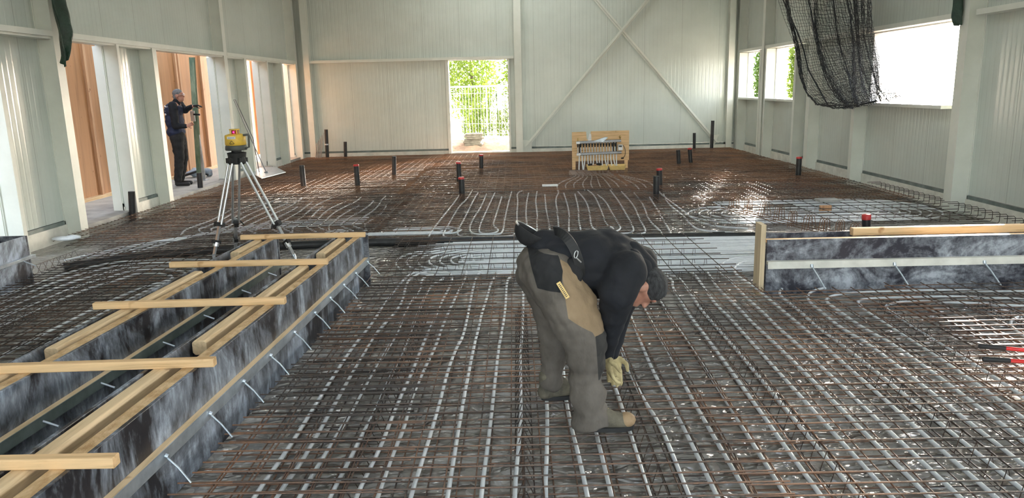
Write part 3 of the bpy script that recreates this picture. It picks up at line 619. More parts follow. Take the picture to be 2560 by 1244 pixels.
# ================================================================== PIPE STUBS
for (tx,ty,bx,by,rr,cap,lab) in [
    (815,320,818,390,.048,0,'tall black pipe stub with a pale clamp against the left back wall'),
    (863,352,863,388,.045,0,'short black pipe stub right of the clamped one at the back wall'),
    (754,410,760,474,.05,0,'leaning black pipe stub right of the concrete spreader'),
    (890,411,895,474,.05,1,'dark-topped pipe stub alone in the left middle of the hall'),
    (985,388,985,445,.045,0,'black pipe stub in line with the closed back wall, left of the doorway'),
    (1203,386,1203,430,.045,1,'black pipe stub standing in front of the back doorway'),
    (1146,405,1149,464,.045,1,'rear one of the pair of pipe stubs below the back doorway'),
    (1153,443,1156,495,.05,1,'front one of the pair of pipe stubs below the back doorway'),
    (1695,373,1698,418,.045,0,'left one of two black stubs right of the manifold board'),
    (1724,370,1728,414,.045,1,'right one of two black stubs right of the manifold board'),
    (1736,330,1736,367,.04,0,'black pipe stub by the back wall left of the tallest one'),
    (1782,298,1779,366,.045,0,'tallest black pipe stub at the end of the diagonal brace'),
    (1641,437,1640,497,.05,0,'front black stub of the pair in front of the yellow tray'),
    (1648,421,1650,474,.05,1,'rear red-capped stub of the pair in front of the yellow tray'),
    (1998,392,1995,448,.05,1,'red-capped black stub standing near the right wall'),
    (2166,536,2166,578,.05,2,'thick red-capped stub behind the right formwork'),
    (486,430,490,482,.05,0,'black stub in front of the standing man'),
    (314,476,317,545,.05,0,'black stub by the left wall under the first wide opening')]:
    p = atz(bx, by, .05); t = atY(tx, ty, p.y)
    if abs(p.x) > 5.75 and p.y < 20: p.x = p.x*.985; t.x = t.x*.985
    if p.y > 20.6: k = 20.6/p.y; t = Vector((0,0,H))+(t-Vector((0,0,H)))*k; p = Vector((p.x*k,20.6,.02))
    p.z = .0; tt = t-p; r = empty('pipe_stub', p, 0, lab, 'pipe stub', 'black pipe stubs rising from the floor')
    n = 16; m = MB(); m.tube([(0,0,0), tt*.96, tt*.96, tt*.3], [rr,rr,rr*.88,rr*.88], n, caps=False); m.tube([(0,0,0), tt*.3], rr*.99, n); m.build('pipe', M['pvc'], r, smooth=True)
    if cap: m = MB(); h = .03 if cap == 1 else .06; u = tt.normalized(); m.tube([tt-u*h, tt-u*.003, tt+u*.004], [rr*1.07,rr*1.07,rr*.9], n); m.build('cap', M['red'], r, smooth=True)
    if ty == 320: m = MB(); m.tube([tt*.5, tt*.54], rr*1.35, n); m.build('clamp', M['galv'], r, smooth=True)

# ================================================================== LEFT FORMWORK
def fx(u, Y): return -1.5-u+(Y-7.03)*.0427
FY0, FY1 = 1.3, 7.03
def form_board(u, y0, y1, z0, z1, th, name, mat, label, group=None, ledge_side=0):
    """upright shuttering board; u = right face"""
    r = empty(name, (fx(u, y0), y0, 0), 0, label, 'shuttering board', group)
    L = y1-y0; dx = L*.0427
    def B(a, b, za, zb, m, y_0=0, y_1=None):    # slab between offsets a..b to the right of the right face
        y_1 = L if y_1 is None else y_1; k = .0427
        v = [(a+k*y_0,y_0,za),(b+k*y_0,y_0,za),(b+k*y_1,y_1,za),(a+k*y_1,y_1,za)]; m.prism(v, (0,0,zb-za)); return m
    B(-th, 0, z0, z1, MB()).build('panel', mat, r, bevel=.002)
    return r, B, L
GB = 'shuttering boards of the long left forms'
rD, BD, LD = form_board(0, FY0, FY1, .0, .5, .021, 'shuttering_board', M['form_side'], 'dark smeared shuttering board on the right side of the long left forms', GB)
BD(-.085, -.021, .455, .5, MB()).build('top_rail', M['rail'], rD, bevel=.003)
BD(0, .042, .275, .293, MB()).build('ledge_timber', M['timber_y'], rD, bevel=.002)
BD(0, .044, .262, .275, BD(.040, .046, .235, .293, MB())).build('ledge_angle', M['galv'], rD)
rB, BB, LB = form_board(.82, FY0, FY1-.02, .0, .5, .021, 'shuttering_board', M['form_side'], 'shuttering board with pale smears and a painted sky-blue cast, second from the left in the long forms', GB)
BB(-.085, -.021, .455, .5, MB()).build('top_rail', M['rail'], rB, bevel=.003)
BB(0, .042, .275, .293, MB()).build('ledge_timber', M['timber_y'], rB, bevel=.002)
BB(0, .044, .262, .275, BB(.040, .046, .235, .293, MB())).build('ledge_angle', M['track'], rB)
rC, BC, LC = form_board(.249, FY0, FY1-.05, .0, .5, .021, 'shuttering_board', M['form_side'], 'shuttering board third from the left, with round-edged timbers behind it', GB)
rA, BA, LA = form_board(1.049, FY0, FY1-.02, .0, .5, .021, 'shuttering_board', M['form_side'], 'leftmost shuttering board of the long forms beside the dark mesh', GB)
# end plates
for u0, u1, lb in ((.0,.27,'end board closing the right trough near the far corner'),(.82,1.07,'end board closing the left trough behind the tripod')):
    m = MB(); x0 = fx(u1,7.03); x1 = fx(u0,7.03)+.045 if u0 == 0 else fx(u0,7.03)
    m.box((0,0,0),(x1-x0,.025,.51)); o = m.build('end_board', M['form_cross'], bevel=.002); o.location = (x0, 7.035, 0); tag(o, lb, 'end board')
# pins: parts of the board they are driven through
for Y in (6.95,6.5,6.1,5.7,5.3,4.85,4.4,3.98,3.55,3.1,2.68):
    m = MB(); k = Y-FY0; x = .0427*k; m.tube([(x+.044,k,.268),(x+.11,k-.02,.215),(x+.165,k-.035,.15)], .0048, 8); m.tube([(x+.046,k,.268),(x+.06,k,.262)], .011, 8); m.build('tie_pin', M['galv'], rD, smooth=True)
for Y in (6.6,6.0,5.3,4.7,4.0,3.5,3.1,2.6):
    m = MB(); k = Y-FY0; x = .0427*k; m.tube([(x+.044,k,.265),(x+.12,k,.235)], .006, 8); m.build('tie_pin', M['galv'], rB, smooth=True)
# timbers lying in the troughs
def timber(u, y0, y1, wd, ht, label, zt=.5, group='spacer timbers in the long left forms'):
    m = MB(); L = y1-y0; dx = L*.0427; m.beam((0,0,0),(dx,L,0), wd, ht, (0,0,1), cham=.014)
    o = m.build('spacer_timber', M['timber_y'], bevel=.004); o.location = (fx(u+wd/2, y0), y0, zt-ht/2); tag(o, label, 'timber', group)
timber(.157, 1.35, 3.72, .085, .085, 'nearest round-edged timber in the right trough, bark marks on top')
timber(.157, 4.02, 5.88, .085, .085, 'middle timber in the right trough between the cross battens', .497)
timber(.157, 6.33, 7.0, .085, .085, 'farthest short timber in the right trough', .497)
timber(.955, 1.5, 3.62, .085, .085, 'nearest timber in the left trough at the picture edge')
timber(.955, 3.95, 5.75, .085, .085, 'long middle timber in the left trough, cut end toward the camera', .497)
timber(.955, 6.45, 7.0, .085, .085, 'farthest short timber in the left trough beside the tripod', .497)
for (xl,xr,Y,dy,lb) in [(-2.66,-1.47,7.0,.0,'farthest cross batten, behind the tripod on the long forms'),(-2.83,-1.55,5.88,-.01,'cross batten just in front of the tripod feet'),(-2.80,-1.55,4.71,.03,'third cross batten from the far end'),(-3.05,-1.57,3.56,.05,'fourth cross batten, second nearest the camera'),(-2.9,-1.53,2.57,0,'cross batten nearest the camera with splintered top')]:
    m = MB(); L = xr-xl; m.beam((0,0,0),(L,dy,0), .05, .044, (0,0,1), cham=.004); o = m.build('cross_batten', M['timber_x'], bevel=.002); o.location = (xl, Y, .522); tag(o, lb, 'batten', 'cross battens on the long left forms')

# ================================================================== RIGHT FORMWORK
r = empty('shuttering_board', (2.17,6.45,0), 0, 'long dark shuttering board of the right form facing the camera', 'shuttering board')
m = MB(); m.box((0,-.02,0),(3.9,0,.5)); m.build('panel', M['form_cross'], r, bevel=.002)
m = MB(); m.box((0,0,.47),(3.9,.05,.5)); m.build('top_rail', M['timber_x'], r, bevel=.002)
m = MB(); m.box((0,-.065,.285),(3.9,-.02,.315)); m.box((0,-.068,.25),(3.9,-.062,.315)); m.build('ledge_angle', M['plinth'], r)
for x in (.38,1.1,1.88,2.62,3.35):
    m = MB(); m.tube([(x,-.06,.275),(x+.03,-.14,.2),(x+.07,-.22,.10)], .007, 8); m.tube([(x,-.068,.285),(x,-.075,.26)], .014, 8); m.build('tie_pin', M['galv'], r, smooth=True)
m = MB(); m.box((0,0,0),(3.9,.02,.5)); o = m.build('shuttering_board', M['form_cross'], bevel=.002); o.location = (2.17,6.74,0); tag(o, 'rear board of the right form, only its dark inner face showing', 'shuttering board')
m = MB(); m.beam((0,0,0),(3.0,0,0), .07, .07, cham=.004); o = m.build('spacer_timber', M['timber_x'], bevel=.003); o.location = (3.02,6.70,.505); tag(o, 'sunlit timber along the top of the right form', 'timber')
m = MB(); m.box((0,0,0),(.045,.16,.64)); o = m.build('end_post', M['timber_z'], bevel=.003); o.location = (2.105,6.41,0); tag(o, 'upright wooden board closing the left end of the right formwork', 'board')
# ================================================================== SHORT LEFT FORMWORK
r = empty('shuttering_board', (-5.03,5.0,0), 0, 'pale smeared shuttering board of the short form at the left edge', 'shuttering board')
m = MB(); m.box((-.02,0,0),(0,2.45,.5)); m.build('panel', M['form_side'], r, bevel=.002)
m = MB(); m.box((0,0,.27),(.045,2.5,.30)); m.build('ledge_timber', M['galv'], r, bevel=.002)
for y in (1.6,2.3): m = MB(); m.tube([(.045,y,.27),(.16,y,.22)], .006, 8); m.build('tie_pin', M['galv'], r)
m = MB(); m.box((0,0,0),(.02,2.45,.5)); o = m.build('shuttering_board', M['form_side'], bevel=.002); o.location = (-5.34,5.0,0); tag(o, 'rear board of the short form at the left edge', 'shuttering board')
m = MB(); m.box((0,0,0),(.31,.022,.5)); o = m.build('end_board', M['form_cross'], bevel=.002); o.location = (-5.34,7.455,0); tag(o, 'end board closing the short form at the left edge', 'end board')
m = MB(); m.beam((0,0,0),(0,2.2,0), .09, .09, cham=.008); o = m.build('spacer_timber', M['timber_y'], bevel=.003); o.location = (-5.26,5.0,.46); tag(o, 'timber lying in the short form at the left edge', 'timber')
# ================================================================== TRIPOD AND LASER LEVEL
TY = 7.65
ap = atY(592, 385, TY); r = empty('tripod', (ap.x, ap.y, 0), 0, 'aluminium surveyor tripod with black joints standing over the long left forms', 'tripod')
def TL(p): return Vector(p)-Vector((ap.x, ap.y, 0))
m = MB(); hz = ap.z; m.tube([(0,0,hz-.10),(0,0,hz-.04),(0,0,hz+.015),(0,0,hz+.02)], [.075,.085,.095,.07], 20); m.tube([(0,0,hz+.02),(0,0,hz+.04)], .05, 16); m.build('head', M['rubber'], r, smooth=True)
for (fxp, fyp, FY) in ((533, 650, 7.35), (742, 652, 7.25), (591, 655, 8.35)):
    foot = TL(atY(fxp, fyp, FY)); foot.z = max(foot.z, .07)
    top = Vector((foot.x, foot.y, 0)).normalized()*.075+Vector((0,0,hz-.06)); d = foot-top; u = d.normalized(); sd_ = u.cross(Vector((0,0,1))).normalized()
    m = MB(); m.ell(top, (.035,.035,.045)); m.beam(top-sd_*.05, top+sd_*.05, .05, .05); m.build('hinge', M['rubber'], r, smooth=True)
    m = MB()
    for s in (-1, 1): m.tube([top+sd_*.033*s, top+u*d.length*.64+sd_*.033*s], .0125, 10)
    leg = m.build('leg', M['alu'], r, smooth=True)
    m = MB(); m.beam(top+u*d.length*.62, top+u*d.length*.66, .10, .045, sd_); m.tube([top+u*d.length*.63+sd_*.05, top+u*d.length*.67+sd_*.085], .008, 6); m.build('clamp', M['rubber'], leg)
    m = MB(); m.beam(top+u*d.length*.60, top+u*d.length*.97, .018, .034, sd_); m.tube([top+u*d.length*.82, top+u*d.length*.86], .03, 8); m.build('lower_section', M['alu'], leg)
    m = MB(); m.beam(top+u*d.length*.80, top+u*d.length*.835, .085, .04, sd_); m.build('strap_block', M['rubber'], leg)
    m = MB(); m.tube([top+u*d.length*.94, top+u*d.length], [.02,.004], 10); m.build('spike', M['galv'], leg)
# laser
r = empty('laser_level', (ap.x, ap.y, hz+.041), radians(8), 'yellow and grey rotating laser level glowing red on top of the tripod', 'laser level') if False else empty('laser_level', (ap.x, ap.y, hz+.041), 0, 'yellow and grey rotating laser level with red glowing head on the tripod', 'laser level')
sq = lambda R, z0, z1, m_: m_.tube([(0,0,z0),(0,0,z0+.008),(0,0,z1-.01),(0,0,z1)], [R*.95,R,R*.97,R*.9], 24)
m = MB(); sq(.108, 0, .05, m); m.build('base', M['darkgrey'], r, smooth=True)
m = MB(); sq(.104, .051, .155, m); m.tube([(0,0,.155),(0,0,.165)], [.09,.06], 20); m.build('housing', M['yellow_pale'] if False else M['yellow'], r, smooth=True)
m = MB(); m.tube([(.095,-.03,.15),(.145,-.03,.155),(.15,-.03,.14),(.142,-.03,.03),(.1,-.03,.02)], .011, 8); m.build('handle', M['darkgrey'], r, smooth=True)
m = MB(); m.tube([(-.045,0,.205),(.045,0,.205)], .001, 6); m.tube([(0,0,.203),(0,0,.212)], .052, 18)
for a in range(4): b_ = a*pi/2+pi/4; m.tube([(.045*cos(b_),.045*sin(b_),.155),(.045*cos(b_),.045*sin(b_),.205)], .006, 6)
m.build('cage', M['yellow'], r, smooth=True)
m = MB(); m.tube([(0,0,.16),(0,0,.202)], .032, 16); gh = m.build('rotor_head', M['red_glass'], r, smooth=True)
m = MB(); m.ell((0,-.032,.182), (.009,.006,.009)); m.build('beam_window', M['glow'], gh)
m = MB(); m.box((-.04,-.112,.118),(.042,-.106,.142)); lb_ = m.build('label', M['white'], r); m = MB(); m.box((-.032,-.1135,.126),(.032,-.1118,.1335)); m.build('lettering', M['grey'], lb_)
m = MB(); m.add([(-.03,-.107,.062),(.034,-.107,.062),(.034,-.107,.085),(.002,-.107,.108),(-.03,-.107,.085)], [(0,1,2,3,4)]); w_ = MB()
for a, b_ in (((-.022,-.108,.072),(.0,-.108,.1)),((.0,-.108,.1),(.026,-.108,.072)),((-.022,-.108,.072),(.026,-.108,.072)),((-.02,-.108,.066),(.024,-.108,.066))): w_.beam(a, b_, .003, .004, (0,1,0))
w_.build('warning_sign', M['rubber'], r)

# ================================================================== MANIFOLD
r = empty('pipe_manifold_board', (1.16, 16.0, 0), 0, 'plywood board on two posts carrying the steel underfloor heating manifold', 'manifold')
m = MB(); m.prism([(0,0,.30),(1.21,0,.30),(1.21,0,.925),(.40,0,.925),(.39,0,.76),(.315,0,.75),(.30,0,.92),(0,0,.915)], (0,.02,0)); m.build('board', M['timber_x'], r)
for u in (.005, 1.12): m = MB(); m.box((u,.02,0),(u+.07,.06,.6)); m.build('post', M['timber_z'] if False else M['timber_x'], r)
for z, x0 in ((.70,.09),(.455,.10)):
    m = MB(); m.beam((x0,-.07,z),(x0+.94,-.07,z+.02), .05, .055, cham=.012); hd = m.build('header', M['grey'], r)
    m = MB(); m.box((x0-.01,-.1,z-.028),(x0+.07,-.098,z+.02)); m.build('header_label', M['white'], hd)
for k in range(14):
    u = .118+.0605*k
    m = MB(); m.tube([(u,-.07,.675),(u,-.07,.64)], .019, 10); m.tube([(u,-.07,.64),(u,-.07,.60)], .014, 10); v_ = m.build('valve', M['rubber'], r, smooth=True)
    m = MB(); m.tube([(u,-.075,.70),(u,-.075,.672)], .012, 8); m.build('valve_cap', M['white'], v_, smooth=True)
    m = MB(); m.tube([(u,-.07,.60),(u+.004,-.06,.48)], .010, 8); m.build('riser', M['pipe_white'], r, smooth=True)
    b_ = .02*sin(k*2.3)-.015*(6-k)/6; m = MB(); m.tube(chaikin([Vector(p) for p in ((u+.03,-.07,.44),(u+.03,-.075,.34),(u+.035+b_,-.09,.2),(u+.045+b_*2,-.16,.06))],2), .0125, 8); m.build('supply_pipe', M['pipe_white'], r, smooth=True)
for u in (.16,.87,.93): m = MB(); m.tube([(u,-.04,.72),(u,-.04,.44)], .014, 8); m.build('bracket', M['rubber'], r, smooth=True)
m = MB(); m.box((.965,-.13,.52),(1.06,-.03,.64)); bx = m.build('pump_box', M['white'], r, bevel=.006); m = MB(); m.box((.975,-.135,.59),(1.04,-.13,.625)); m.build('display', M['darkgrey'], bx)
m = MB(); m.tube(chaikin([Vector(p) for p in ((1.05,-.08,.63),(1.10,-.05,.6),(1.13,-.03,.5),(1.125,-.02,.4),(1.08,-.03,.345))],3), .006, 8); m.tube([(1.09,-.03,.35),(1.04,-.04,.345)], .016, 8); m.build('cable', M['rubber'], r, smooth=True)
m = MB(); m.ell((1.01,-.07,.80),(.022,.022,.03)); m.tube([(1.01,-.07,.72),(1.01,-.07,.79)], .01, 8); m.tube([(.12,-.07,.72),(.12,-.07,.80)], .012, 8); m.build('air_vent', M['brass'], r, smooth=True)
m = MB(); m.prism([(.335,-.03,.73),(.41,-.03,.735),(.405,-.03,.87),(.365,-.03,.88)], (0,.003,0)); m.build('paper_tag', M['white'], r)
m = MB(); m.prism([(.46,-.11,.725),(.64,-.11,.70),(.75,-.09,.79),(.70,-.09,.80)], (0,.012,.008)); m.build('plastic_bag', M['galv'], r)
m = MB(); m.box((-.07,-.2,.0),(.5,.0,.11)); o = m.build('insulation_strip', M['white'], bevel=.01); o.location = (1.16,15.99,0); o.scale = (1,1,1); tag(o, 'pale flat strip at the foot of the manifold board', 'insulation strip')
# yellow case
r = empty('tool_case', (1.60, 15.62, .135), radians(-4), 'open yellow plastic case lying in front of the manifold board', 'case')
def tray(x0, wd, dp, h):
    m = MB(); i = .03
    o4 = [(x0,0),(x0+wd,0),(x0+wd,dp),(x0,dp)]; b4 = [(x0+i,i),(x0+wd-i,i),(x0+wd-i,dp-i),(x0+i,dp-i)]; t = .008
    v = [(x,y,0) for x,y in b4]+[(x,y,h) for x,y in o4]+[(x+(t if x==x0 else -t),y+(t if y==0 else -t),h) for x,y in o4]+[(x,y,.01) for x,y in b4]
    f_ = [(0,3,2,1)]+[(i_,(i_+1)%4,4+(i_+1)%4,4+i_) for i_ in range(4)]+[(4+i_,4+(i_+1)%4,8+(i_+1)%4,8+i_) for i_ in range(4)]+[(8+i_,8+(i_+1)%4,12+(i_+1)%4,12+i_) for i_ in range(4)]+[(12,13,14,15)]
    m.add(v, f_); return m
tray(-.17,.46,.34,.10).build('tray', M['yellow_pale'], r, bevel=.004); tray(.295,.36,.34,.095).build('lid', M['yellow_pale'], r, bevel=.004)
m = MB(); m.ell((.0,.16,.06),(.13,.11,.045)); m.build('brown_insert', M['batten'], r, smooth=True)
m = MB(); m.ell((.1,.2,.11),(.06,.05,.03)); m.tube([(-.13,.1,.11),(-.05,.12,.12)], .02, 8); m.build('black_tool', M['rubber'], r, smooth=True)

# ================================================================== NETTING
def netpart(Lc, Rc, nu, nv, amp, ph, xo, r, name, wire=.0048):
    """wire grid hung between a left and a right edge curve, folded in and out"""
    def S(c, t):
        k = t*(len(c)-1); i = min(int(k), len(c)-2); f_ = k-i; a, b_ = c[i], c[i+1]; return (a[0]+(b_[0]-a[0])*f_, a[1]+(b_[1]-a[1])*f_)
    m = MB()
    for j in range(nv+1):
        v = j/nv; L_, R_ = S(Lc, v), S(Rc, v)
        for i in range(nu+1):
            u = i/nu; y = L_[0]+(R_[0]-L_[0])*u; z = L_[1]+(R_[1]-L_[1])*u-.05*sin(pi*u)*v
            x = xo+amp*sin(u*17+ph+2*v)*(.35+.65*(1-v))+amp*.5*sin(u*7.3+v*5+ph)+.015*noise.noise(Vector((u*40,v*40,ph)))
            y += .04*sin(v*11+u*5+ph)+.05*noise.noise(Vector((u*30,v*26,ph+4))); z += .035*noise.noise(Vector((u*26,v*30,ph+9)))
            m.v.append((x, y, z))
    for j in range(nv):
        for i in range(nu): a = j*(nu+1)+i; m.f.append([a,a+1,a+nu+2,a+nu+1]); m.m.append(0)
    o = m.build(name, M['net']); o.location = (0,0,0)
    wf = o.modifiers.new('w', 'WIREFRAME'); wf.thickness = wire*2; wf.use_even_offset = False
    dg = bpy.context.evaluated_depsgraph_get(); me = bpy.data.meshes.new_from_object(o.evaluated_get(dg)); o.modifiers.clear(); o.data = me
    under(o, r); return o
r = empty('netting', (5.7, 15, 1.4), 0, 'black debris netting hanging from the top right in front of the windows', 'netting')
Lc = [(17.9,5.3),(17.2,3.9),(16.7,3.2),(15.9,2.5),(15.4,1.95),(14.9,1.62),(14.3,1.42),(13.5,1.38)]
Rc = [(13.4,5.3),(13.1,3.3),(12.75,2.85),(12.6,2.5),(12.5,2.2),(12.35,1.95),(12.2,1.7),(12.1,1.5)]
netpart(Lc, Rc, 56, 64, .13, 0, 5.62, r, 'front_layer'); 
Lc2 = [(15.6,5.3),(15.2,3.9),(14.9,3.1),(14.6,2.5),(14.2,2.0),(13.9,1.7),(13.6,1.5),(13.3,1.40)]
netpart(Lc2, [(13.2,5.3),(12.9,3.4),(12.6,2.8),(12.5,2.5),(12.3,2.2),(12.1,1.9),(11.9,1.7),(11.7,1.56)], 40, 60, .10, 2.1, 5.74, r, 'rear_layer')
netpart([(13.6,4.8),(13.1,3.4),(12.8,2.6),(12.6,2.1),(12.4,1.8),(12.3,1.58)], [(12.9,4.8),(12.5,3.2),(12.4,2.5),(12.1,2.05),(11.8,1.75),(11.3,1.55)], 18, 56, .06, 1.1, 5.68, r, 'side_fold')
m = MB(); m.tube([Vector((5.5+.05*sin(k), 17.7-k*.35, 5.2-k*.33-.02*k*k*.1)) for k in range(0,10)]+[Vector((5.55,13.6,1.42)),Vector((5.6,12.5,1.45)),Vector((5.7,12.1,1.52))], .014, 6); under(m.build('edge_cord', M['net']), r)
# tarps
def tarp(pts, name, label, th=.03):
    m = MB(); n = 14; c0 = Vector(pts[0][0])
    L_ = chaikin([Vector(p[0]) for p in pts], 2); R_ = chaikin([Vector(p[1]) for p in pts], 2); w_ = 8
    for a, b_ in zip(L_, R_):
        for i in range(w_+1): u = i/w_; p = a.lerp(b_, u); p = p+Vector((.05*sin(u*pi*2.2+a.z*3)+th*noise.noise(p*6), 0, 0)); m.v.append(p-c0)
    for j in range(len(L_)-1):
        for i in range(w_): k = j*(w_+1)+i; m.f.append([k,k+1,k+w_+2,k+w_+1]); m.m.append(0)
    o = m.build(name, M['green'], smooth=True); o.location = c0
    s = o.modifiers.new('s', 'SOLIDIFY'); s.thickness = .006; return tag(o, label, 'tarp')
q = lambda x, y: atX(x, y, -5.78)
tarp([(q(112,-120),q(160,-120)),(q(126,0),q(166,0)),(q(138,45),q(174,40)),(q(147,100),q(174,85)),(q(154,140),q(172,115)),(q(159,168),q(164,150))], 'green_tarp', 'dark green tarp strip hanging beside the tall column at the upper left')
q = lambda x, y: atX(x, y, 5.92)
tarp([(q(2384,-120),q(2412,-120)),(q(2381,0),q(2404,0)),(q(2378,42),q(2400,40)),(q(2390,66),q(2396,62))], 'green_tarp', 'short dark green tarp tip hanging beside the right column')

# ================================================================== CONCRETE SPREADER, GREEN POST
p0 = atz(668, 432, .16); r = empty('concrete_spreader', (p0.x, p0.y, .15), 0, 'grey flat concrete float with a long doubled handle leaning on the left wall', 'float')
P = [atz(x, y, .15)-Vector((p0.x,p0.y,.15)) for x, y in ((626,432),(654,447),(715,431),(690,418),(650,420))]
m = MB(); m.prism(P, (0,0,.014)); m.build('plate', M['galv'], r, bevel=.003)
t_ = atX(586, 249, -5.80)-Vector((p0.x,p0.y,.15)); m = MB(); a = Vector((0,0,.03))
m.tube([a+Vector((-.02,0,0)), t_*.5+Vector((-.02,.0,0)), t_+Vector((0,-.03,0)), t_+Vector((0,.04,0)), t_*.5+Vector((.02,.03,0)), a+Vector((-.18,.02,0))], .011, 8); m.build('handle', M['grey'], r, smooth=True)
m = MB(); m.ell((-.02,0,.03),(.05,.05,.02)); m.build('socket', M['grey'], r, smooth=True)

pb = atz(500, 450, .15); r = empty('timber_post', (pb.x, pb.y, .15), 0, 'green stained upright post with metal edge that the standing man holds', 'post')
tp = atY(476, 132, pb.y)-pb; m = MB(); m.beam((0,0,.01), (tp.x+.02,0,2.46), .10, .07, (0,1,0), cham=.006); m.build('post', M['bleached'], r)
m = MB(); m.beam((.09,0,.0), (.055,0,1.28), .055, .05, (0,1,0)); m.build('metal_edge', M['galv'], r)
m = MB(); m.box((-.08,-.1,0),(.16,.1,.012)); m.build('base_plate', M['galv'], r)
zc = lambda x, y: atY(x, y, pb.y-.08)
c_ = zc(487, 283); r2 = empty('clamp', c_, 0, 'black clamp gripping the green post beside the man hand', 'clamp')
m = MB(); m.beam((-.03,0,-.02),(.10,0,-.03), .03, .035); m.beam((-.02,0,-.03),(-.02,0,.09), .03, .03); m.build('clamp_bar', M['rubber'], r2); m = MB(); m.box((-.09,-.015,-.16),(.0,.015,.05)); m.build('receiver', M['alu'], r2, bevel=.004)
bg_ = atz(478, 446, .15); r = empty('bag', (bg_.x-.0, bg_.y+.3, .15), 0, 'crumpled blue and white bag on the concrete behind the standing man feet', 'bag')
m = MB(); rnd = random.Random(2)
for k in range(9): m.ell((rnd.uniform(-.26,.26), rnd.uniform(-.1,.1), rnd.uniform(.05,.13)), (rnd.uniform(.06,.12),rnd.uniform(.05,.1),rnd.uniform(.04,.08)))
o = m.build('bag_body', plain('blue_white_cloth', (.35,.42,.5), .7)); o.parent = r
rm = o.modifiers.new('r','REMESH'); rm.mode = 'VOXEL'; rm.voxel_size = .02
m = MB(); m.tube([(-.3,-.15,.03),(-.2,-.17,.05),(.1,-.15,.14),(.3,-.13,.05)], .025, 6); m.build('strap', M['rubber'], r, smooth=True)

# ================================================================== SMALL THINGS ON THE FLOOR
# bolt cutter
def grip(px1, py1, px2, py2, nm):
    a = atz(px1, py1, .165); b_ = atz(px2, py2, .165); return a, b_
a1, b1 = grip(2446, 864, 2580, 876, ''); a2, b2 = grip(2456, 897, 2600, 905, '')
r = empty('bolt_cutter', (a1.x, a1.y, .165), 0, 'red bolt cutter with black grips lying on the mesh at the right edge', 'bolt cutter'); o0 = Vector((a1.x,a1.y,.165))
piv = (b1+b2)*.5+Vector((.28,-.02,0))
for a, b_ in ((a1,b1),(a2,b2)):
    u = (b_-a).normalized(); m = MB(); m.tube([a-o0, a+u*.01-o0, a+u*.14-o0, a+u*.15-o0], [.012,.017,.016,.014], 12); m.build('grip', M['rubber'], r, smooth=True)
    m = MB(); m.tube([a+u*.13-o0, a+u*.3-o0, piv-o0+(a-a1)*.1], [.0125,.0125,.011], 10); m.build('handle', M['redmetal'], r, smooth=True)
m = MB(); m.beam(piv-o0-Vector((.03,0,0)), piv-o0+Vector((.12,-.01,0)), .07, .02); m.beam(piv-o0+Vector((.1,.015,0)), piv-o0+Vector((.2,.0,0)), .02, .02); m.build('jaws', M['grey'], r, bevel=.004)
for (px, py, w3, d3, h3, mt, lb) in [(2068,500,.30,.2,.035,'concrete','pale flat block lying on the mesh near the right wall'),(1375,463,.28,.12,.03,'white','small pale strip lying on the mesh in front of the manifold'),(1790,572,.0,0,0,'',''),(545+0,0,0,0,0,'','')]:
    if not w3: continue
    p = atz(px, py, .15); m = MB(); m.box((-w3/2,-d3/2,0),(w3/2,d3/2,h3)); o = m.build('block', M[mt], bevel=.008); o.location = (p.x,p.y,.135); tag(o, lb, 'block')
p = atz(2063, 527, .06); m = MB(); m.box((-.08,-.02,0),(.08,.02,.12)); o = m.build('cardboard_piece', M['batten'], bevel=.004); o.location = (p.x,p.y,.02); tag(o, 'brown board piece standing below the pale block on the mesh', 'board piece')
p = atz(85, 598, .1); m = MB(); m.ell((0,0,0),(.16,.06,.03)); m.ell((.1,.03,.01),(.1,.05,.03)); o = m.build('cement_bag_scrap', M['pipe_white'], smooth=True); p = atz(160,598,.14); o.location = (p.x,p.y,.15); tag(o, 'crumpled pale plastic scrap on the mesh by the left wall', 'plastic scrap')
# slim bars in the back left corner
for k in range(5):
    m = MB(); m.tube([(0,0,0),(.05+.02*k,.10,.5+.07*k)], .012, 6); o = m.build('leaning_bar', M['grey']); o.location = (-5.5+.035*k, 20.35, .02); tag(o, OR[k]+' dark bar from the left leaning in the back left corner', 'bar', 'bars leaning in the back left corner')
# timber block in front of left wall near the spreader
p = atz(633, 424, .15); m = MB(); m.box((-.06,-.06,0),(.06,.06,.26)); o = m.build('timber_offcut', M['batten'], bevel=.004); o.location = (p.x-.25,p.y,.0); tag(o, 'brown timber offcut standing left of the concrete float', 'timber')

# ================================================================== PEOPLE
skin = noisy('skin', (.34,.15,.10), (.48,.25,.18), 9, .5); M['skin'] = skin
M['jacket'] = noisy('black_navy_fleece', (.004,.0045,.007), (.010,.0115,.017), 5, .85, bump=.35, bd=.02, bscale=7)
M['trouser'] = noisy('grey_brown_workwear', (.085,.073,.062), (.15,.13,.112), 5, .85, bump=.6, bd=.03, bscale=6, stretch=(1,1,.6))
M['khaki'] = noisy('khaki_workwear', (.20,.135,.075), (.30,.215,.13), 5, .85, bump=.6, bd=.03, bscale=6)
M['blackcloth'] = noisy('black_cloth', (.008,.008,.009), (.02,.02,.022), 8, .9, bump=.3)
M['boot'] = noisy('muddy_boot', (.05,.045,.035), (.16,.14,.10), 9, .8, bump=.6, bd=.01)
M['boot_toe'] = noisy('tan_boot_toe', (.22,.14,.07), (.38,.26,.15), 9, .7)
M['glove'] = noisy('tan_glove', (.30,.24,.12), (.55,.46,.25), 12, .8)
M['hair'] = noisy('dark_grey_hair', (.010,.010,.010), (.055,.055,.058), 60, .8, bump=.8, bd=.01, stretch=(1,1,.3))
M['hair_grey'] = noisy('short_grey_hair', (.10,.10,.10), (.26,.26,.27), 60, .8, bump=.8, bd=.01)
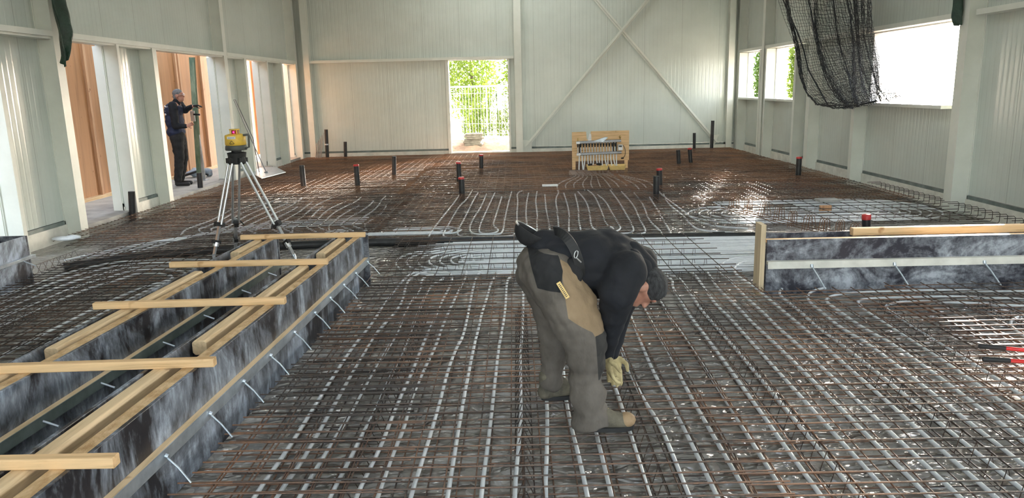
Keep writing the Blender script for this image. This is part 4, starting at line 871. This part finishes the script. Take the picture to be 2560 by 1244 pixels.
M['navy'] = noisy('navy_vest', (.008,.014,.04), (.016,.026,.07), 5, .8, bump=.4, bd=.02)
M['eye'] = plain('eye', (.05,.03,.02), .2)
def head(mb, c, cr, fw, s=1.0):
    """skull, jaw, nose, ears; cr = crown direction, fw = face direction"""
    cr = Vector(cr).normalized(); fw = Vector(fw); fw = (fw-cr*fw.dot(cr)).normalized(); sd = cr.cross(fw).normalized(); c = Vector(c)
    R = Matrix((sd, fw, cr)).transposed()
    mb.ell(c+cr*.025*s, (.076*s,.095*s,.09*s), R); mb.ell(c+fw*.025*s-cr*.05*s, (.058*s,.062*s,.07*s), R); mb.ell(c+fw*.055*s-cr*.085*s, (.03*s,.03*s,.028*s), R)
    mb.cap(c+fw*.090*s+cr*.002*s, .010*s, c+fw*.103*s-cr*.026*s, .013*s); mb.ell(c+fw*.088*s+cr*.03*s, (.05*s,.014*s,.014*s), R)
    mb.ell(c+fw*.085*s-cr*.058*s, (.026*s,.012*s,.006*s), R); mb.ell(c+fw*.083*s-cr*.07*s, (.024*s,.012*s,.006*s), R)
    for k in (-1, 1): mb.ell(c+sd*.078*s*k-fw*.005*s-cr*.01*s, (.012*s,.022*s,.034*s), R)
    return R, sd, fw, cr
def hand(mb, wrist, tip_dir, palm_n, curl, s=1.0, side=1):
    """palm, four unequal curled fingers and a thumb from the side of the palm"""
    d = Vector(tip_dir).normalized(); n = Vector(palm_n); n = (n-d*n.dot(d)).normalized(); sd = d.cross(n)*side; w_ = Vector(wrist)
    R = Matrix((sd, n, d)).transposed(); mb.ell(w_+d*.05*s, (.042*s,.018*s,.055*s), R)
    for k, (o_, L_) in enumerate(((.030,.075),(.010,.085),(-.011,.078),(-.031,.062))):
        p = w_+d*.088*s+sd*o_*s; a = curl*(.8+.1*k); dd = d
        for q_, f_ in enumerate((.45,.32,.23)):
            dd = (Matrix.Rotation(a*(1 if q_ else .6), 3, sd*side) @ dd).normalized(); p2 = p+dd*L_*f_*s; mb.cap(p, .0095*s, p2, .0085*s-.0008*q_, 8); p = p2
    p = w_+d*.03*s+sd*.036*s; q1 = p+(sd*.75+d*.6+n*.4).normalized()*.04*s; q2 = q1+(d*.9+sd*.1+n*.5).normalized()*.032*s; mb.cap(p,.013*s,q1,.011*s,8); mb.cap(q1,.011*s,q2,.009*s,8)

# ---- bending worker
def W(cx, cy, Y): return atY(1200+cx/2.007, 520+cy/2.007, Y)
org = W(560, 1130, 3.56); org.z = 0
root = empty('person', (org.x, org.y+.15, .126), 0, 'bending worker in a dark sweater and brown grey trousers tying the mesh', 'person')
hipN, hipF = W(345,325,3.74), W(345,310,3.97)
kneeN, ankN = W(520,690,3.62), W(558,1045,3.58); kneeF, ankF = W(372,690,3.97), W(352,905,3.97)
chest, shN, shF = W(640,265,3.86), W(735,310,3.68), W(800,275,4.02)
elN, wrN = W(668,540,3.68), W(640,722,3.79); elF, wrF = W(700,520,3.98), W(664,728,3.93)
hc = W(818,388,3.80)
body = MB()
body.cap(W(330,300,3.86),.12,W(480,250,3.86),.115); body.cap(W(480,250,3.86),.115,chest,.14)
body.cap(chest,.10,W(775,300,3.82),.062); body.cap(W(765,300,3.82),.06,hc,.055)
for a_, b_, c_, e_ in ((hipN,.10,kneeN,.062),(kneeN,.06,ankN,.042),(hipF,.10,kneeF,.062),(kneeF,.06,ankF,.042),(shN,.062,elN,.045),(elN,.045,wrN,.028),(shF,.04,elF,.04),(elF,.045,wrF,.028)): body.cap(a_,b_,c_,e_)
body.cap(chest,.09,shN,.05); body.cap(chest,.08,shF,.035); body.ell(Vector((ankN.x+.05,ankN.y,.185)),(.08,.03,.025)); body.ell(Vector((ankF.x+.03,ankF.y,.185)),(.07,.03,.025))
cr_, fw_ = (.93,-.05,.30), (.26,-.12,-.95)
R_, sd_, fwv, crv = head(body, hc, cr_, fw_, 1.02)
body.ell(wrN+Vector((0,0,-.05)), (.016,.028,.035)); body.ell(wrF+Vector((0,0,-.05)), (.016,.028,.035))
remesh(body, 'body', M['skin'], root, .0085, 3, .5)
# hair
hm = MB(); hm.ell(hc+crv*.045+fwv*.004, (.085,.098,.085), R_); hm.ell(hc-fwv*.055-crv*.01,(.07,.045,.07),R_); hm.ell(hc+crv*.07+fwv*.05, (.06,.045,.045), R_)
hb = remesh(hm, 'hair', M['hair'], root, .008, 2)
mm = MB()
for k in (-1,1): mm.ell(hc+fwv*.092+crv*.012+sd_*.03*k, (.011,.006,.006), R_)
under(mm.build('eyes', M['eye']), root)
mm = MB(); mm.ell(hc+fwv*.045-crv*.085, (.045,.042,.032), R_); mm.ell(hc+fwv*.022-crv*.062,(.0615,.05,.03),R_); remesh(mm, 'beard', M['hair'], root, .008, 2)
# trousers
tr = MB()
tr.ell(W(335,325,3.86),(.165,.20,.145)); tr.ell(W(300,290,3.86),(.125,.185,.13)); tr.cap(W(350,330,3.74),.145,W(455,500,3.68),.142); tr.cap(W(455,500,3.68),.142,W(525,660,3.63),.118); tr.cap(W(525,660,3.63),.115,W(530,860,3.6),.088); tr.cap(W(530,860,3.6),.088,W(555,1040,3.58),.088)
tr.cap(W(400,300,3.84),.14,W(470,310,3.84),.10)
tr.cap(W(330,330,3.97),.14,W(385,560,3.98),.115); tr.cap(W(385,560,3.98),.112,W(370,730,3.98),.075); tr.cap(W(370,730,3.98),.072,W(357,872,3.97),.062)
tr.tube([W(552,1030,3.58),W(560,1085,3.58)],[.093,.098],20); tr.ell(W(558,985,3.6),(.085,.08,.02)); tr.ell(W(552,915,3.6),(.088,.08,.02))
def wrinkle(o, amp, sc, seed=0):
    for v in o.data.vertices:
        p = v.co; k = noise.noise(Vector((p.x*sc,p.y*sc,p.z*sc*1.6))+Vector((seed,0,0)))+.5*noise.noise(Vector((p.x*sc*2.3,p.y*sc*2.3,p.z*sc*3)))
        v.co = p+v.normal*amp*k
def patched():
    t = NT('patched_workwear'); mp = t.mapping((1,1,.6)); x = t.noise(5, 5, .6, mp)
    c = t.ramp(x.outputs[0], [(.35, (.085,.073,.062)), (.65, (.15,.13,.112))]).outputs[0]
    for nm_, c1, c2 in (('panel_khaki', (.20,.135,.075), (.30,.215,.13)), ('panel_black', (.008,.008,.009), (.02,.02,.022)), ('panel_knee', (.02,.019,.018), (.04,.037,.034))):
        a = t.n('ShaderNodeAttribute', attribute_name=nm_); g_ = t.n('ShaderNodeMath', operation='GREATER_THAN'); g_.inputs[1].default_value = 0; t.l(a.outputs['Fac'], g_.inputs[0])
        k = t.ramp(x.outputs[0], [(.35, c1), (.65, c2)]); mx = t.n('ShaderNodeMix', data_type='RGBA'); t.l(g_.outputs[0], mx.inputs[0]); t.l(c, mx.inputs[6]); t.l(k.outputs[0], mx.inputs[7]); c = mx.outputs[2]
    t.l(c, t.b.inputs['Base Color']); y = t.noise(7, 4, .6, mp); t.bump(y.outputs[0], .6, .03); return t.fin(.85)
t_o = remesh(tr, 'trousers', patched(), root, .0095, 5)
wrinkle(t_o, .015, 9)
def inpoly(x, y, P_):
    c = False; n = len(P_)
    for i in range(n):
        (x1,y1),(x2,y2) = P_[i],P_[i-1]
        if (y1>y)!=(y2>y) and x < (x2-x1)*(y-y1)/(y2-y1)+x1: c = not c
    return c
def side_poly(pts, Y): return [(p.x, p.z) for p in (W(a, b_, Y) for a, b_ in pts)]
K1 = side_poly([(405,270),(520,340),(600,430),(660,560),(660,655),(590,660),(560,610),(470,560),(440,540),(425,440)], 3.58)
K2 = side_poly([(240,245),(400,262),(420,330),(405,430),(290,418),(262,330)], 3.55)
K3 = side_poly([(582,655),(665,650),(665,760),(640,860),(600,885)], 3.5)
rl = Vector(root.location)
def sdist(x, y, P_):
    d = 9
    for a_, b_ in zip(P_, P_[1:]+P_[:1]):
        ex, ey = b_[0]-a_[0], b_[1]-a_[1]; t_ = max(0, min(1, ((x-a_[0])*ex+(y-a_[1])*ey)/(ex*ex+ey*ey))); d = min(d, sqrt((x-a_[0]-t_*ex)**2+(y-a_[1]-t_*ey)**2))
    return d if inpoly(x, y, P_) else -d
for nm_, P_ in (('panel_khaki', K1), ('panel_black', K2), ('panel_knee', K3)):
    at_ = t_o.data.attributes.new(nm_, 'FLOAT', 'POINT')
    at_.data.foreach_set('value', [sdist(v.co.x+rl.x, v.co.z+rl.z, P_) if v.normal.y < .4 and v.co.y+rl.y < 3.88 else -.05 for v in t_o.data.vertices])
# sweater
jk = MB()
jk.cap(W(330,200,3.86),.105,W(480,250,3.86),.145); jk.ell(W(420,225,3.86),(.16,.19,.115)); jk.ell(W(545,262,3.86),(.19,.21,.16)); jk.ell(W(655,290,3.86),(.165,.215,.155)); jk.cap(W(430,270,3.86),.12,W(600,330,3.86),.13)
jk.cap(W(700,290,3.85),.135,W(785,305,3.82),.085); jk.cap(W(640,250,3.90),.16,W(790,275,3.99),.105)
jk.cap(shN,.105,W(690,420,3.64),.098); jk.cap(W(690,420,3.64),.096,elN,.072); jk.cap(elN,.07,W(645,690,3.77),.043); jk.cap(W(645,690,3.77),.041,W(640,726,3.79),.042)
jk.cap(shF,.10,elF,.066); jk.cap(elF,.064,wrF,.04); jk.ell(W(690,400,3.68),(.11,.09,.11))
j_o = remesh(jk, 'sweater', M['jacket'], root, .0095, 6); wrinkle(j_o, .012, 7, 5)
# hood / collar
hd_ = MB(); a0 = W(752,225,3.84); hd_.cap(W(765,215,3.86),.055,W(835,300,3.83),.062); hd_.cap(W(760,230,3.92),.05,W(845,345,3.87),.045); hd_.cap(W(765,250,3.78),.05,W(815,340,3.77),.045); remesh(hd_, 'hood', M['jacket'], root, .009, 3)
# waistband, belt, pouch, suspender
bl = MB(); pts = chaikin([W(375,112,3.72),W(400,118,3.69),W(440,150,3.655),W(480,215,3.64),W(505,300,3.65),W(505,350,3.68)], 2)
for i_, p_ in enumerate(pts):
    d_ = (pts[min(i_+1,len(pts)-1)]-pts[max(i_-1,0)]).normalized(); u_ = d_.cross(Vector((0,1,.2))).normalized()*.024; n2 = u_.cross(d_).normalized()*.006
    bl.v += [tuple(p_+u_+n2), tuple(p_-u_+n2), tuple(p_-u_-n2), tuple(p_+u_-n2)]
    if i_: bl.add([], []); b0 = (i_-1)*4; bl.f += [[b0+q,b0+(q+1)%4,b0+4+(q+1)%4,b0+4+q] for q in range(4)]; bl.m += [0]*4
under(bl.build('belt', M['rubber']), root)
pk = MB(); pk.ell(W(470,300,3.67),(.05,.03,.06)); pk.cap(W(500,330,3.66),.02,W(490,365,3.66),.02); remesh(pk, 'belt_pocket', M['blackcloth'], root, .008, 2)
cl = MB(); c0 = W(482,232,3.625)
for k in range(12):
    a_ = 2*pi*k/12; b_ = 2*pi*(k+1)/12; f_ = lambda a: c0+Vector((.009*cos(a)+.004*sin(a), 0, .019*sin(a)))
    cl.tube([f_(a_), f_(b_)], .0028, 6)
cl.tube([W(485,250,3.62), W(508,272,3.62)], .004, 6); under(cl.build('snap_hook', M['alu'], smooth=True), root)
# black cap-like pouch on the belt
cp = empty('cap', W(255,130,3.84), 0, 'black cap with a pale rim hanging at the back of the worker belt', 'cap')
m = MB(); R2 = Matrix.Rotation(radians(32), 3, 'Y'); base = cp.location.copy()
for i in range(7):
    for k in range(24):
        a = pi/2*i/6; b_ = 2*pi*k/24; m.v.append(R2 @ Vector((.085*cos(a)*cos(b_), .085*cos(a)*sin(b_), -.085*sin(a)))+Vector((0,0,.02)))
for i in range(6):
    for k in range(24): m.f.append([i*24+k,i*24+(k+1)%24,(i+1)*24+(k+1)%24,(i+1)*24+k]); m.m.append(0)
o = m.build('shell', M['blackcloth'], cp, smooth=True); s_ = o.modifiers.new('s','SOLIDIFY'); s_.thickness = .006
m = MB(); m.tube([R2 @ Vector((.087*cos(2*pi*k/24), .087*sin(2*pi*k/24), 0))+Vector((0,0,.02)) for k in range(2,15)], .006, 6); m.build('rim', M['alu'], cp, smooth=True)
# folding rule
ra, rb = W(392,372,3.548), W(440,450,3.538); r3 = empty('folding_rule', ra, 0, 'yellow folding rule sticking out of the worker thigh pocket', 'folding rule')
m = MB(); m.beam((0,0,0), rb-ra, .022, .016, (0,1,0), cham=.002); m.build('rule', M['yellow_pale'], r3)
m = MB()
for k in range(9): p_ = (rb-ra)*(.1+k*.095)+Vector((0,-.0095,0)); m.beam(p_+Vector((-.004,0,-.003)), p_+Vector((.005,0,.003)), .003, .002, (0,1,0))
m.build('markings', M['rubber'], r3)
# boots
def boot(ank, yaw, L, pitch=0, name='boot'):
    b = MB(); Rz = Matrix.Rotation(yaw, 3, 'Z') @ Matrix.Rotation(pitch, 3, 'Y'); z = .13
    g = Vector((ank.x, ank.y, z)); P3 = lambda x, y, zz: g+Rz @ Vector((x, y, zz))
    b.cap(P3(-.01,0,.13),.052,P3(-.01,0,.06),.048); b.cap(P3(-.03,0,.042),.042,P3(L*.45,0,.045),.046); b.cap(P3(L*.45,0,.045),.046,P3(L*.68,.0,.040),.040); b.cap(P3(0,0,.11),.05,P3(L*.38,0,.06),.042)
    o = remesh(b, name, M['boot'], root, .008, 3)
    s = MB(); pr = []
    for k in range(20): a = 2*pi*k/20; pr.append(P3(L*.33+(L*.52)*cos(a), (.046+.006*cos(a))*sin(a), -.004))
    s.prism(pr, (0,0,.024)); so_ = s.build('sole', M['rubber']); under(so_, root); M_ = o.matrix_basis.inverted(); so_.parent = o
    t = MB(); t.ell(P3(L*.70,0,.046),(.05,.043,.040),Rz); tt_ = remesh(t, 'toe_cap', M['boot_toe'], root, .008, 2); tt_.parent = o
    l_ = MB()
    for k in range(4): x = L*(.12+.1*k); zz = .145-.022*k; l_.tube([P3(x,-.03,zz-.012),P3(x+.012,0,zz+.008),P3(x,.03,zz-.012)], .0035, 6)
    ll_ = l_.build('laces', M['glove']); under(ll_, root); ll_.parent = o
boot(W(545,1120,3.58), radians(-2), .275); boot(W(350,960,3.97), radians(14), .26)
# glove on the near hand
gl = MB(); hand(gl, wrN+Vector((0,0,0)), (.1,-.05,-1), (.95,.2,0), .45, 1.13); gl.cap(wrN+Vector((0,0,-.01)),.033,wrN-Vector((0,0,.03)),.032); remesh(gl, 'glove', M['glove'], root, .006, 1)
gl = MB(); hand(gl, wrF, (.1,-.1,-1), (-.2,-1,0), .5, 1.13, -1); gl.cap(wrF+Vector((0,0,-.01)),.031,wrF-Vector((0,0,.03)),.031); remesh(gl, 'glove', M['glove'], root, .006, 1)

# ---- standing man in the left opening
SY = atz(455, 463, .15).y
def V2(cx, cy, dy=0): return atY(380+cx/4.1475, 180+cy/4.1475, SY+dy)
g0 = V2(285,1150); root = empty('person', (g0.x, SY, .15), 0, 'standing grey-haired man in a navy vest by the green post in the left opening', 'person')
hc = V2(272,245); neck = V2(262,300)
shA, shB = V2(215,350,-.17), V2(290,345,.17); hipA, hipB = V2(262,690,-.09), V2(285,690,.09)
elA, wrA = V2(245,560,-.20), V2(365,560,-.18); elB, wrB = V2(345,395,.10), V2(425,355,-.02)
knA, anA = V2(285,900,-.10), V2(272,1120,-.10); knB, anB = V2(325,890,.10), V2(300,1110,.12)
b = MB(); b.cap(V2(268,650),.12,V2(240,520),.12); b.cap(V2(240,520),.12,V2(235,380),.13); b.cap(V2(240,350),.09,neck,.06); b.cap(neck,.055,hc,.055)
for a_, r1, c_, r2 in ((hipA,.09,knA,.06),(knA,.06,anA,.042),(hipB,.09,knB,.06),(knB,.06,anB,.042),(shA,.06,elA,.045),(elA,.045,wrA,.03),(shB,.06,elB,.045),(elB,.045,wrB,.03)): b.cap(a_,r1,c_,r2)
b.cap(V2(240,360),.1,shA,.06); b.cap(V2(240,360),.1,shB,.06); b.ell(Vector((anA.x+.06,anA.y,.195)),(.09,.03,.025)); b.ell(Vector((anB.x+.06,anB.y,.195)),(.09,.03,.025))
R_, sd_, fwv, crv = head(b, hc, (-.08,0,1), (.93,.1,-.3), 1.05)
hand(b, wrA, (.9,0,.35), (0,-1,0), .5); b.ell(wrB+Vector((.04,0,0)), (.03,.02,.014))
remesh(b, 'body', M['skin'], root, .011, 3, .5)
hm = MB(); hm.ell(hc+crv*.045-fwv*.006, (.085,.098,.086), R_); hm.ell(hc-fwv*.05-crv*.02,(.07,.05,.06),R_); remesh(hm, 'hair', M['hair_grey'], root, .01, 2)
gl = MB()
for k in (-1,1): c = hc+fwv*.108+sd_*.032*k+crv*.012; gl.tube([c+sd_*.022*cos(a)+crv*.016*sin(a) for a in [2*pi*q/12 for q in range(13)]], .002, 5)
gl.tube([hc+fwv*.105+sd_*-.055+crv*.012, hc-sd_*.08+crv*.005], .002, 5); under(gl.build('glasses', M['alu']), root)
t = MB(); t.cap(V2(262,650,-.03),.145,V2(270,700,.0),.15)
for h_, k_, a_ in ((hipA,knA,anA),(hipB,knB,anB)): t.cap(h_,.125,k_,.09); t.cap(k_,.09,a_+Vector((0,0,.02)),.075)
to = remesh(t, 'trousers', M['blackcloth'], root, .013, 4); wrinkle(to, .012, 8)
s = MB(); s.cap(shA,.085,elA,.068); s.cap(elA,.066,wrA-Vector((.03,0,0)),.045); s.cap(shB,.085,elB,.066); s.cap(elB,.06,wrB-Vector((.03,0,0)),.04); s.cap(V2(235,370),.13,V2(250,330),.08); s.cap(V2(255,320),.07,V2(258,300),.072)
so2 = remesh(s, 'sleeves', M['jacket'], root, .012, 3); wrinkle(so2, .008, 10)
v = MB(); v.ell(V2(228,400),(.17,.225,.16)); v.ell(V2(235,500),(.165,.21,.22)); v.ell(V2(250,620),(.17,.20,.13)); v.cap(V2(215,345,-.12),.075,V2(240,345,.12),.075)
vo = remesh(v, 'vest', M['navy'], root, .012, 5); wrinkle(vo, .01, 8)
e = MB()
for (x1,y1,x2,y2) in ((122,350,158,375),(126,385,160,362),(128,400,150,412),(132,432,140,446)):
    p1, p2 = V2(x1,y1,-.19), V2(x2,y2,-.21); e.beam(p1+Vector((.0,.02,0)), p2+Vector((0,.02,0)), .02, .01, (0,1,0))
lg = e.build('back_emblem', M['white']); under(lg, root); lg.parent = vo
for a_, dy in ((anA,0),(anB,0)):
    b2 = MB(); g = Vector((a_.x,a_.y,.15)); b2.cap(g+Vector((-.02,0,.10)),.05,g+Vector((-.02,0,.05)),.048); b2.cap(g+Vector((-.03,0,.042)),.042,g+Vector((.19,0,.04)),.04); remesh(b2, 'shoe', M['boot'] if False else M['rubber'], root, .011, 3)
gl = MB(); hand(gl, wrB, (.95,-.1,.15), (0,-.3,-1), .5, 1.12); remesh(gl, 'glove', M['rubber'], root, .009, 1)
